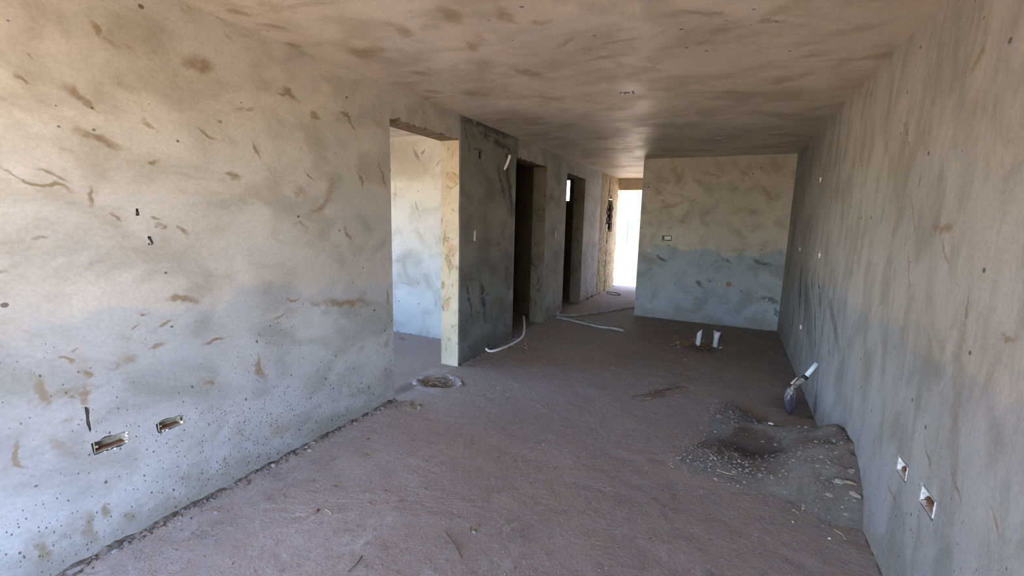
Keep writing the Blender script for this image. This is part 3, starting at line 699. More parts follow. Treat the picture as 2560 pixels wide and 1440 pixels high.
elec_box('L', b1c, .118, .056, 'grey recessed socket box low on the left wall, nearest the camera', .045, M_BOXP, group='socket boxes low on the left wall', chips=9, mud=True)
elec_box('L', b2c, .100, .050, 'grey recessed socket box low on the left wall, further along', .045, M_BOXP, group='socket boxes low on the left wall', chips=9, mud=True)
elec_box('L', c_swhi, .095, .085, 'square box high on the dark wall beside the first doorway', .045, M_STEEL, 0, back=M_BLACK)
elec_box('L', c_swlo, .064, .108, 'upright switch box at hand height on the dark wall beside the first doorway', .045, M_PVC, 0, back=M_RING)
elec_box('L', c_sw3, .060, .108, 'upright switch box between the second and third doorways', .045, M_PVC, 0, back=M_BLACK)
elec_box('L', c_out4, .055, .060, 'small box low between the second and third doorways', .045, M_PVC, 0, back=M_BLACK)
elec_box('R', RB1C, .105, .062, 'socket box low on the right wall, the farther of two', .05, M_PVCW, 2, 'socket boxes low on the right wall')
elec_box('R', RB2C, .122, .066, 'socket box low on the right wall, the nearer of two, cable end inside', .05, M_PVCW, 2, 'socket boxes low on the right wall', wires=2)
elec_box('C', (-0.83, 3.755), .080, .07, 'metal ceiling box with two bent tabs, nearest the camera', .04, M_STEEL, 1, 'ceiling boxes', back=M_RING)
elec_box('C', (-0.22, 6.045), .07, .05, 'small ceiling box near the back wall', .04, M_STEEL, 0, 'ceiling boxes', back=M_BLACK)
elec_box('C', (-1.915, 8.68), .07, .05, 'small ceiling box in the corridor', .04, M_STEEL, 0, 'ceiling boxes', back=M_BLACK)
# bent tabs of the near ceiling box
bm = bmesh.new()
e = bpy.data.objects.get('electrical_box.008')
for dx in (-.035, .035):
    bm = bmesh.new(); bx(bm, -0.83+dx-.004, -0.83+dx+.004, 3.720, 3.723, H-.022, H+.012); bm_obj('tab', bm, M_STEEL, e)
# socket on the back wall
e = empty('wall_socket', (c_ob[0], YB, c_ob[1]), 'white double socket insert in a dark rimmed box on the back wall', 'socket')
fr = frame_lr('B')
bm = bmesh.new(); 
for d in ((-.066,.066,-.038,-.034), (-.066,.066,.034,.038), (-.066,-.062,-.034,.034), (.062,.066,-.034,.034)):
    lbox(bm, fr, c_ob[0]+d[0], c_ob[0]+d[1], c_ob[1]+d[2], c_ob[1]+d[3], -.002, .045)
lbox(bm, fr, c_ob[0]-.066, c_ob[0]+.066, c_ob[1]-.038, c_ob[1]+.038, .045, .047)
bm_obj('box_body', bm, M_RING, e)
bm = bmesh.new(); lbox(bm, fr, c_ob[0]-.035, c_ob[0]+.060, c_ob[1]-.026, c_ob[1]+.026, -.006, .02); bm_obj('face_plate', bm, M_PVCW, e, bevel=.002)
for dx in (-.012, .036):
    bm = bmesh.new(); lbox(bm, fr, c_ob[0]+dx-.012, c_ob[0]+dx+.012, c_ob[1]-.014, c_ob[1]+.014, -.0085, -.005); bm_obj('outlet', bm, simple('outlet_grey', (.55, .55, .56), .5), e)
# chased slot and stub holes on the left wall: short conduit ends inside
def conduit(name, pts, r, label, cat='conduit', mat=None, hollow=.0025, seg=14, group=None, collar=None):
    bm = bmesh.new(); tube(bm, pts, r, seg, hollow); o = bm_obj(name, bm, mat or M_PVCW, smooth=True)
    return tag(o, label, cat, group)
fr = frame_lr('L')
conduit('conduit_stub', [fr(c_stubA[0], c_stubA[1]+.004, .028), fr(c_stubA[0]-.004, c_stubA[1]-.006, .003)], .005, 'tiny dark conduit end in a chipped hole high on the near left wall', mat=M_RING)
conduit('conduit_stub', [fr(c_stubB[0], c_stubB[1]+.014, .026), fr(c_stubB[0]-.006, c_stubB[1]-.012, -.004)], .008, 'grey conduit end poking from a hole below the tiny one on the near left wall', mat=M_OLD)
g0 = (sum(p[0] for p in groove)/len(groove), sum(p[1] for p in groove)/len(groove))
conduit('conduit_piece', [fr(g0[0]-.004, g0[1]+.085, .016), fr(g0[0]+.003, g0[1]-.08, .014)], .006, 'thin dark conduit in an upright slot cut above the near socket box', mat=M_RING)
# white tube sticking out near the second doorway
ta, tb = Vector(fr(4.925, 2.205, .05)), Vector(fr(4.93, 2.215, -.0))
conduit('white_conduit', catmull([(XL-.05, 4.90, 2.15), (XL+.004, 4.925, 2.195), (XL+.022, 4.95, 2.255), (XL+.034, 4.985, 2.345)], 4), .017, 'short white tube jutting up from the dark wall beside the second doorway')
# pipe ends on the back wall
fr = frame_lr('B')
def pipe_end(c, r, mat, label, plug):
    e = empty('pipe_end', (c[0], YB, c[1]), label, 'pipe', None)
    bm = bmesh.new(); tube(bm, [fr(c[0], c[1], .045), fr(c[0], c[1], -.022)], r, 18, .004); bm_obj('pipe', bm, mat, e, True)
    bm = bmesh.new(); tube(bm, [fr(c[0], c[1], .03), fr(c[0], c[1], -.012)], r-.0045, 16); bm_obj('plug', bm, plug, e, True)
    bm = bmesh.new(); ring(bm, fr, c[0], c[1], -.012, r*.35, r*.5, 14, .003); bm_obj('plug_ring', bm, M_RING, e)
pipe_end(c_p1, .030, simple('yellow_pvc', (.62, .56, .34), .5), 'yellowish capped pipe end low on the back wall', M_PVC)
pipe_end(c_p2, .034, simple('brown_pipe', (.33, .20, .15), .7, .3), 'brownish pipe end low on the back wall, right of the yellowish one', simple('reddish_plug', (.36, .22, .17), .8, .3))
# small pipes in the right wall
fr = frame_lr('R')
lab = ['white pipe end in the highest hole of the right wall', 'white pipe end at mid height nearest the back corner on the right wall',
       'white pipe end with dark bore at mid height on the right wall', 'white pipe end lowest of those near the back corner, on the right wall']
for k, (c, lb) in enumerate(zip(c_r[:4], lab)):
    e = empty('wall_pipe', fr(c[0], c[1], 0), lb, 'pipe', 'water pipe ends in the right wall')
    bm = bmesh.new(); tube(bm, [fr(c[0], c[1], .03), fr(c[0]+.004, c[1]-.004, -.012)], .017, 14, .005); bm_obj('pipe', bm, M_PVCW, e, True)
    bm = bmesh.new(); bmesh.ops.create_uvsphere(bm, u_segments=8, v_segments=6, radius=.014)
    bmesh.ops.transform(bm, matrix=Matrix.Translation(fr(c[0]+.006, c[1]-.026, -.002)) @ Matrix.Diagonal((.5, .8, .9, 1)), verts=bm.verts[:]); bm_obj('plaster_dab', bm, M_WHITEP, e, True)

# fuse panel remains in the recess of the bare strip
e = empty('fuse_panel', (XL-.08, 10.18, 1.37), 'dark empty fuse panel recess in the bare strip by the corridor end', 'fuse panel')
for k, z in enumerate((1.45, 1.58, 1.72, 1.86)):
    bm = bmesh.new(); bx(bm, XL-.073, XL-.05, 9.99, 10.17, z, z+.075); bx(bm, XL-.073, XL-.045, 10.20, 10.36, z+.02, z+.09); bm_obj('brick', bm, [simple('dark_brick', (.035, .016, .010), .9, .5, 30, .004)], e, bevel=.004)
bm = bmesh.new(); bx(bm, XL-.08, XL+.02, 10.02, 10.34, 2.065, 2.085); bm_obj('panel_rail', bm, M_STEEL, e)
bm = bmesh.new(); bx(bm, XL-.03, XL+.03, 9.93, 9.99, 1.36, 1.52); bm_obj('plaster_piece', bm, M_WHITEP, e, bevel=.006)
bm = bmesh.new(); bx(bm, XL-.088, XL-.074, 9.93, 10.42, 1.37, 2.08); bm_obj('dark_backing', bm, M_BLACK, e)  # black plates and dark bricks make the inside of the recess dark
for (a, b) in ((9.935, 9.95), (10.40, 10.415)):
    bm = bmesh.new(); bx(bm, XL-.075, XL-.012, a, b, 1.40, 2.05); bm_obj('side_plate', bm, M_BLACK, e)

# ------------------------------------------------------------------ pipes and hoses on the floor
def F_(px, py, z=0.0): p = at(px, py, 2, z); return (p.x, p.y, z)
hose = [(-2.50, 4.50, .05), (-2.47, 4.53, .018), (-2.42, 4.60, .016), (-2.385, 4.80, .016), (-2.37, 5.05, .016), (-2.385, 5.25, .018), (-2.43, 5.43, .02), (-2.56, 5.75, .03), (-2.70, 6.05, .05), (-2.78, 6.2, .09)]
bm = bmesh.new(); tube(bm, catmull(hose, 6), .017, 14, .003, squash=.85)
tag(bm_obj('hose', bm, M_PVCW, smooth=True), 'off-white curved hose on the floor leading into the black doorway', 'hose')
bm = bmesh.new(); tube(bm, catmull([F_(1393,793,.02), F_(1440,803,.02), F_(1500,817,.02), F_(1530,820,.02), F_(1556,826,.02)], 5), .017, 12, .003)
tag(bm_obj('conduit_pipe', bm, M_OLD, smooth=True), 'pale grey pipe on the floor, nearer of the two lying side by side', 'pipe')
bm = bmesh.new(); tube(bm, catmull([F_(1405,792,.016), F_(1450,801,.016), F_(1500,810,.016), F_(1535,816,.016), F_(1562,828,.012)], 5), .011, 10, .002)
tag(bm_obj('conduit_pipe', bm, M_OLD2, smooth=True), 'thinner darker pipe lying just behind the pale grey one', 'pipe')
bm = bmesh.new(); tube(bm, catmull([F_(1395,779,.04), F_(1400,787,.02), F_(1430,788,.018), F_(1500,781,.018), F_(1550,773,.018), F_(1600,766,.018), F_(1640,760,.018)], 5), .018, 12, .003)
tag(bm_obj('conduit_pipe', bm, M_OLD2, smooth=True), 'long muddy pipe crossing the corridor mouth to the end of the back wall', 'pipe')
bm = bmesh.new(); tube(bm, catmull([F_(1516,729,.012), F_(1530,730,.012), F_(1549,734,.012), F_(1550,737,.012), F_(1535,737,.012), F_(1517,732,.012)], 5), .011, 8)
tag(bm_obj('bent_rod', bm, M_OLD2, smooth=True), 'dark rod bent into a narrow loop on the corridor floor', 'rod')
# short tangle of conduit ends at the wall foot between doorways
for k, (dx, dy) in enumerate(((0, 0), (.03, .07), (.05, -.02))):
    a = Vector(F_(1393+k*3, 786+k*3, .02))
    bm = bmesh.new(); tube(bm, catmull([a+Vector((-.03, .05, .03)), a+Vector((dx*.5, dy, .0)), a+Vector((.10+dx, -.04+dy*.4, .0))], 4), .010, 8)
    tag(bm_obj('conduit_offcut', bm, M_OLD, smooth=True), ['short grey conduit offcut lying against the wall foot before the third doorway', 'short grey conduit offcut behind the others at the third doorway', 'short grey conduit offcut under the long muddy pipe'][k], 'conduit', 'conduit offcuts by the third doorway')

# upstanding waste pipes
def up_pipe(base, top, r, flare, label):
    bm = bmesh.new(); base = Vector(base); top = Vector(top); seg = 20; n = 8
    rings_o = []; rings_i = []
    for i in range(n+1):
        t = i/n; c = base.lerp(top, t)
        ro = r*(1+(flare*max(0, (t-.62)/.38)**1.4))
        for lst, rr in ((rings_o, ro), (rings_i, ro-.004)):
            rg = []
            for k in range(seg):
                a = 2*math.pi*k/seg
                zc = 0
                if i == n: zc = (.030*math.cos(a) if not flare else .012*math.cos(a*2+.5)-.018*(1 if 9 < k < 14 else 0))
                rg.append(bm.verts.new(c+Vector((math.cos(a)*rr, math.sin(a)*rr, zc))))
            lst.append(rg)
    for i in range(n):
        for k in range(seg):
            q = (k+1) % seg
            bm.faces.new((rings_o[i][k], rings_o[i][q], rings_o[i+1][q], rings_o[i+1][k])); bm.faces.new((rings_i[i][k], rings_i[i+1][k], rings_i[i+1][q], rings_i[i][q]))
    for k in range(seg):
        q = (k+1) % seg; bm.faces.new((rings_o[n][k], rings_o[n][q], rings_i[n][q], rings_i[n][k])); bm.faces.new((rings_o[0][k], rings_i[0][k], rings_i[0][q], rings_o[0][q]))
    return tag(bm_obj('waste_pipe', bm, M_UP, smooth=True), label, 'pipe', None)
M_UP = simple('dusty_white_pvc', (0.55, 0.56, 0.58), 0.45, 0.08, 20, dirt=(0.30, 0.27, 0.24), dirtamt=0.35)
pb = at(1744, 862, 2, 0); up_pipe((pb.x, pb.y, -.03), (pb.x+.012, pb.y, .185), .031, 0, 'grey-white pipe with a slanted cut standing from the floor among leaves, left of two')
pb = at(1787, 867, 2, 0); up_pipe((pb.x, pb.y, -.03), (pb.x+.012, pb.y, .205), .031, .55, 'grey-white pipe with a flared broken rim standing from the floor, right of two')

# ------------------------------------------------------------------ sand and gravel heap by the right wall
def pile_h(x, y):
    d = XR-x
    h = 0.30*math.exp(-(d/0.30)**2)*max(0, 1-((y-3.22)/0.52)**2)**0.8 if abs(y-3.22) < 0.52 else 0
    h += 0.085*math.exp(-((x-0.36)/0.26)**2-((y-3.62)/0.22)**2)
    h += 0.060*math.exp(-((x-0.15)/0.20)**2-((y-3.95)/0.25)**2)
    h += 0.040*math.exp(-((x-0.02)/0.22)**2-((y-3.12)/0.18)**2)
    h += 0.045*math.exp(-((x-0.45)/0.22)**2-((y-3.05)/0.22)**2)
    h -= 0.060*math.exp(-((x-0.30)/0.13)**2-((y-3.36)/0.11)**2)
    # furrows running down from the wall
    h += 0.009*math.sin((y-0.25*x)*24)*math.exp(-(d/0.35)**2)*(1 if y > 3.05 else .4)
    h *= 1+0.18*fbm(x, y, 5, 4, 2); h += 0.006*fbm(x, y, 18, 3, 5)
    # edge of the spread
    poly = PILE
    return h
PILE = [(1.30, 2.70), (0.55, 2.70), (0.42, 2.84), (0.20, 2.86), (0.0, 2.86), (-0.20, 2.92), (-0.24, 3.06), (-0.16, 3.30), (-0.10, 3.52), (-0.05, 3.80), (-0.02, 4.10), (0.06, 4.32),
        (0.20, 4.26), (0.30, 4.08), (0.42, 3.92), (0.60, 3.84), (0.80, 3.76), (1.30, 3.76)]
def edge_d(x, y):
    dm = 9
    for i in range(len(PILE)):
        a = Vector(PILE[i]); b = Vector(PILE[(i+1) % len(PILE)]); p = Vector((x, y)); t = max(0, min(1, (p-a).dot(b-a)/(b-a).length_squared))
        dm = min(dm, (p-a.lerp(b, t)).length)
    return dm if inpoly(x, y, PILE) else -dm
def pile_z(x, y):
    e = edge_d(min(x, .775), y)+0.025*fbm(x, y, 9, 3, 7)
    f = max(0.0, min(1.0, e/0.13)); f = f*f*(3-2*f)
    return -0.02 + f*(0.032+max(-.003, pile_h(x, y)))
def sand_mat():
    N = NT('grey_sand'); p = N.pos()
    a = N.noise(p, 3.0, 6, 0.65, .4); g = N.noise(p, 45, 5, 0.75)
    col = N.mix(N.ss(a, .38, .62), (0.140, 0.112, 0.085), (0.180, 0.155, 0.125))
    col = N.mix(N.ss(g, .5, .68, 0, .6), col, (0.08, 0.06, 0.05)); col = N.mix(N.ss(g, .42, .30, 0, .5), col, (0.34, 0.30, 0.27))
    d = N.n('ShaderNodeVectorMath', {0: N.vmap(p, (1, 1, 0)), 1: (0.28, 3.40, 0)}, operation='DISTANCE').outputs['Value']
    col = N.mix(N.ss(N.add(d, N.ss(a, .3, .7, -.08, .08)), .25, .13, 0, .85), col, (0.060, 0.040, 0.024))
    N.set(N.b.inputs['Base Color'], col); N.b.inputs['Roughness'].default_value = .95
    N.set(N.b.inputs['Normal'], N.n('ShaderNodeBump', {'Height': N.add(N.mul(g, .010), N.mul(N.noise(p, 140, 3, .7), .004)), 'Strength': .9, 'Distance': 1.0}).outputs[0])
    return N.m
xs = list(np.arange(-0.36, XR-.008, 0.012))+[XR-.001]; ys = np.arange(2.60, 4.44, 0.012)
V = [(x, y, pile_z(x, y)) for y in ys for x in xs]; nx = len(xs)
F = [(j*nx+i, j*nx+i+1, (j+1)*nx+i+1, (j+1)*nx+i) for j in range(len(ys)-1) for i in range(nx-1)]
F = [f for f in F if max(V[i][2] for i in f) > -0.012]
me_o = mesh_obj('sand_heap', V, F, sand_mat(), smooth=True)
bm = bmesh.new(); bm.from_mesh(me_o.data); bmesh.ops.delete(bm, geom=[v for v in bm.verts if not v.link_faces], context='VERTS'); bm.to_mesh(me_o.data); bm.free()
tag(me_o, 'low heap of grey sand and gravel against the right wall', 'sand', kind='stuff')

# ------------------------------------------------------------------ stones
M_ST = [simple('pale_stone', (0.31, 0.28, 0.235), .9, .2, 20), simple('grey_stone', (0.24, 0.23, 0.215), .9, .25, 20), simple('brown_stone', (0.20, 0.15, 0.12), .9, .25, 20), simple('white_stone', (.78, .76, .70), .8, .1)]
def surf(x, y): return max(floor_z(x, y), pile_z(x, y) if (-.36 < x < XR and 2.6 < y < 4.44) else -1)
def stone(px, py, r, mi, label, name='stone', grp=None, rise=0.0):
    p = at(px, py, 2, rise); x, y = min(p.x, XR-r*1.1), p.y
    if x < XL+r and y > 0.3 and not (D1[0] < y < D1[1]): x = XL+r*1.2
    r *= .72; z = surf(x, y); bm = bmesh.new(); stone_bm(bm, (x, y, z+r*.25), r, px*7+py, .55)
    return tag(bm_obj(name, bm, M_ST[mi], smooth=False), label, 'stone', grp)
stone(1924,1083, .028, 3, 'white chip at the edge of the dark hollow in the sand heap', rise=.05)
stone(1936,1131, .016, 0, 'small round pale stone in the dark hollow of the sand heap', rise=.03)
stone(2090,1265, .030, 0, 'large pale stone low on the near slope of the sand heap', rise=.03)
stone(2068,1280, .022, 0, 'round pale stone at the near foot of the heap, left of the largest', rise=.02)
stone(2080,1262, .020, 1, 'grey stone just above the large pale one on the heap', rise=.03)
stone(2138,1300, .034, 0, 'flat pale stone touching the right wall at the near end of the heap', rise=.01)
stone(2035,1232, .016, 0, 'pale stone half way along the gravel edge of the heap', rise=.03)
stone(2115,1255, .024, 1, 'grey stone beside the right wall in the coarse gravel', rise=.04)
stone(2045,1300, .012, 2, 'brown stone in front of the heap, near its tip', rise=0)
stone(1982,1305, .009, 3, 'tiny white pebble alone on the floor in front of the heap')
stone(2073,1347, .009, 3, 'tiny white pebble nearest the camera beside the right wall')
stone(1800,1052, .040, 2, 'lump of dried mud on the far left of the heap', rise=.02)
stone(1185,1330, .018, 1, 'grey stone alone on the floor nearest the middle of the near edge')
stone(1358,1112, .008, 3, 'tiny white pebble alone in the middle of the floor')
stone(995,1105, .009, 0, 'pale pebble on the floor left of centre')
stone(1005,1195, .008, 2, 'brown pebble alone on the floor left of centre')
stone(1065,1153, .012, 2, 'dark brown pebble near the centre of the floor')
stone(1620,1072, .010, 2, 'dark pebble behind the middle of the floor')
stone(680,1165, .030, 0, 'pale broken shell-like piece against the foot of the left wall', name='mortar_chunk')
stone(782,1112, .022, 0, 'two-lobed pale chunk at the foot of the left wall, further than the shell-like one', name='mortar_chunk')
stone(920,1098, .020, 2, 'reddish brown clod on the floor near the left wall', name='clod')
stone(540,1283, .016, 0, 'pale chunk at the foot of the left wall nearest the camera', name='mortar_chunk')
stone(1150,905, .03, 1, 'grey chunk at the corner of the dark wall by the first doorway', name='mortar_chunk')
stone(1176,902, .022, 0, 'pale yellowish chunk at the foot of the dark wall by the first doorway', name='mortar_chunk')
# countless gravel and crumbs
def scatter(name, label, n, fpos, rmin, rmax, seed, mats):
    rr = random.Random(seed); V = []; F = []; M = []
    base = bmesh.new(); bmesh.ops.create_icosphere(base, subdivisions=1, radius=1); bv = [v.co.copy() for v in base.verts]; bf = [[v.index for v in f.verts] for f in base.faces]; base.free()
    for i in range(n):
        q = fpos(rr)
        if q is None: continue
        x, y = q; r = rmin+(rmax-rmin)*rr.random()**3; z = surf(x, y)
        a = rr.uniform(0, 6.3); ca, sa = math.cos(a), math.sin(a); sx, sy, sz = r*rr.uniform(.8, 1.5), r*rr.uniform(.6, 1), r*rr.uniform(.4, .8); k = len(V); ph = rr.random()*50
        for v in bv:
            d = 1+.3*mnoise.noise(v*1.7+Vector((ph, 0, 0))); px, py = v.x*sx*d, v.y*sy*d
            V.append((x+px*ca-py*sa, y+px*sa+py*ca, z+r*.2+v.z*sz*d))
        F += [tuple(k+j for j in f) for f in bf]; M += [rr.choice(range(len(mats)))]*len(bf)
    return tag(mesh_obj(name, V, F, mats, midx=M), label, 'gravel', kind='stuff')
def pos_pile(rr):
    x, y = rr.uniform(-.3, .76), rr.uniform(2.66, 4.35)
    e = edge_d(x, y)
    if e < -.03 + rr.random()*.02: return None
    w = math.exp(-((x-.02)/.25)**2-((y-3.08)/.2)**2)+math.exp(-((x-.52)/.25)**2-((y-2.88)/.25)**2)+.35*math.exp(-((x-.1)/.3)**2-((y-4.0)/.3)**2)+.12
    return (x, y) if rr.random() < w else None
scatter('gravel', 'fine gravel scattered over the sand heap', 5200, pos_pile, .0025, .012, 5, [M_ST[0], M_ST[1], M_ST[2], M_ST[2]])
def pos_foot(rr):
    y = .35+rr.random()**.8*7.0
    if D1[0] < y < D1[1] or D2[0] < y < D2[1]: return None
    return (XL+.012+abs(rr.gauss(0, .028)), y)
scatter('foot_rubble', 'loose crumbs and grit lying along the foot of the left wall', 2600, pos_foot, .0025, .016, 15, [M_ST[1], M_ST[2], M_ST[2], M_FOOT])
def pos_floor(rr):
    y = 0.9+rr.random()**1.3*6.5; x = rr.uniform(XL+.03, XR-.03)
    if rr.random() < .5: x = XL+.02+abs(rr.gauss(0, .25))
    if x > XR-.02 or y > 7.5 or (x > -.3 and 2.6 < y < 4.45): return None
    return (x, y)
scatter('floor_crumbs', 'tiny crumbs of mortar scattered on the dusty floor', 4200, pos_floor, .0012, .0060, 9, [M_ST[0], M_ST[1], M_ST[2], M_ST[2]])

# ------------------------------------------------------------------ dry leaves
M_LEAF = [simple('dry_leaf_tan', (.27, .175, .085), .8, .25, 30), simple('dry_leaf_brown', (.22, .115, .05), .8, .3, 30), simple('dry_leaf_pale', (.42, .32, .19), .8, .2, 30)]
def leaf_mesh(seed):
    rr = random.Random(seed); n, m = 8, 4; V = []; F = []; curl = rr.uniform(.5, 1.6); bend = rr.uniform(-.6, .9)
    for i in range(n+1):
        t = i/n; w = .5*math.sin(math.pi*min(1, t*1.02))**.8*(.42)
        for k in range(m+1):
            s = (k/m-.5)*2; V.append(((t-.5), s*w*math.cos(curl*abs(s)*.6), .10*bend*(2*t-1)**2+abs(s)**1.5*w*curl*.55+.02*rr.uniform(-1, 1)))
    for i in range(n):
        for k in range(m): F.append((i*(m+1)+k, i*(m+1)+k+1, (i+1)*(m+1)+k+1, (i+1)*(m+1)+k))
    me = bpy.data.meshes.new('dry_leaf'); me.from_pydata(V, [], F); me.materials.append(M_LEAF[seed % 3])
    for f in me.polygons: f.use_smooth = True
    return me
LM = [leaf_mesh(s) for s in range(9)]
def leaf(x, y, s, label, grp, rr, lift=0.0, zr=None):
    o = bpy.data.objects.new('dry_leaf', rr.choice(LM)); COL.objects.link(o)
    o.location = (x, y, surf(x, y)+.006*s/.05+lift+.004); o.scale = (s, s, s); o.rotation_euler = (rr.uniform(-.35, .35), rr.uniform(-.35, .35), rr.uniform(0, 6.3))
    return tag(o, label, 'leaf', grp)
rr = random.Random(21)
for i in range(58):
    t = rr.random(); px = 1678+t*122+rr.gauss(0, 4); py = 862+t*13+rr.gauss(0, 5.5); p = at(px, py, 2, 0)
    leaf(p.x, p.y, rr.uniform(.05, .085), 'dry brown leaf in the small drift round the two upright pipes', 'dry leaves round the upright pipes', rr, rr.random()*.015)
for i in range(40):
    a = rr.uniform(0, 6.3); d = rr.random()**.6
    leaf(PIT.x+.16*d*math.cos(a), PIT.y+.13*d*math.sin(a), rr.uniform(.04, .07), 'dry brown leaf lying in the broken hollow at the first doorway', 'dry leaves in the hollow', rr, .004+rr.random()*.012)
for i in range(20):
    t = rr.random(); p = at(1610+t*90, 992-t*26+rr.gauss(0, 4), 2, 0)
    leaf(p.x, p.y, rr.uniform(.03, .055), 'small dry leaf in the streak of dirt in mid floor', 'dry leaves in the dirt streak', rr)
for i in range(16):
    p = at(rr.uniform(1262, 1316), rr.uniform(858, 880), 2, 0)
    leaf(p.x, p.y, rr.uniform(.05, .085), 'dry leaf beside the curved white hose', 'dry leaves by the hose', rr, rr.random()*.01)
for i in range(16):
    p = at(rr.uniform(990, 1052), rr.uniform(1005, 1030), 2, 0)
    leaf(p.x, p.y, rr.uniform(.035, .06), 'dry leaf in the litter at the near corner of the first doorway', 'dry leaves at the doorway corner', rr)
for (px, py, s, lb) in ((922,1137,.045,'yellowish dry leaf alone on the floor near the left wall'), (838,1217,.04,'small yellow leaf scrap on the floor near the left wall, closer than the other'), (1712,903,.07,'curled leaf alone in front of the upright pipes'), (1882,925,.05,'dark leaf alone on the floor right of the upright pipes'),
                        (1005,850,.10,'dry leaf on the side room floor near its far wall'), (995,892,.06,'smaller dry leaf on the side room floor'), (2140,1296,.065,'curled tan leaf on the pale stone by the right wall'), (1178,1328,.04,'leaf scrap behind the lone grey stone'), (2308//2,884,.08,'dry leaf at the foot of the dark wall near the hose end')):
    p = at(px, py, 2, 0); leaf(min(p.x, XR-.06), p.y, s, lb, None, rr)

# rim of broken white screed round the hollow: ragged crust pieces
M_SCREED = simple('white_screed', (.36, .33, .30), .9, .2, 30, .004)
def crust(a0, a1, w, lab, seed):
    rq = random.Random(seed); n = max(6, int((a1-a0)/.10)); V = []; F = []
    for i in range(n+1):
        t = a0+(a1-a0)*i/n; taper = math.sin(math.pi*min(1, max(0, i/n)))**.5
        r0 = 1.0+.16*fbm(math.cos(t)*1.5, math.sin(t)*1.5, 2.2, 4, seed)+rq.uniform(-.05, .05); ww = w*taper*rq.uniform(.55, 1.3)+.002
        for (q, z) in ((r0, -.012), (r0+.02, .009*taper*rq.uniform(.5, 1.4)), (r0+ww*.6, .011*taper*rq.uniform(.4, 1.2)), (r0+ww, -.004)):
            x, y = PIT.x+.205*q*math.cos(t), PIT.y+.170*q*math.sin(t); V.append((x, y, floor_z(x, y)*.3+.003+z))
    for i in range(n):
        for k in range(3): F.append((i*4+k, i*4+k+1, i*4+k+5, i*4+k+4))
    return tag(mesh_obj('screed_crust', V, F, M_SCREED), lab, 'screed crust', 'broken screed round the hollow')
crust(2.75, 4.35, .26, 'pale broken screed tongue on the left rim of the leaf-filled hollow', 1)
crust(4.30, 5.75, .07, 'thin white screed edge along the near rim of the leaf-filled hollow', 2)
crust(-.45, 1.05, .24, 'broad cracked white screed on the right rim of the leaf-filled hollow', 3)
crust(1.15, 2.45, .30, 'scraped pale screed on the far rim of the leaf-filled hollow', 4)

# twigs
for k, (a, b, lb) in enumerate((((1110,1330),(1155,1400),'long thin dark twig on the near floor'), ((1792,1185),(1832,1197),'straight pale straw lying on the gravel'), ((870,1440-8),(905,1392),'dark twig at the bottom edge of the floor'), ((815,1275),(827,1288),'short pale stick on the near floor left of centre'), ((785,1282),(795,1276),'short black stick on the near floor left of centre'), ((2085,1325),(2113,1350),'thin straw beside the near end of the heap'))):
    A, B = at(*a, 2, .0), at(*b, 2, .0)
    pts = [Vector((A.x, A.y, surf(A.x, A.y)+.004)), Vector(((A.x+B.x)/2+.01, (A.y+B.y)/2, surf((A.x+B.x)/2, (A.y+B.y)/2)+.008)), Vector((B.x, B.y, surf(B.x, B.y)+.004))]
    bm = bmesh.new(); tube(bm, catmull(pts, 4), .003 if k != 4 else .007, 6); tag(bm_obj('twig', bm, M_LEAF[2] if k in (1, 3, 5) else M_RUST), lb, 'twig')

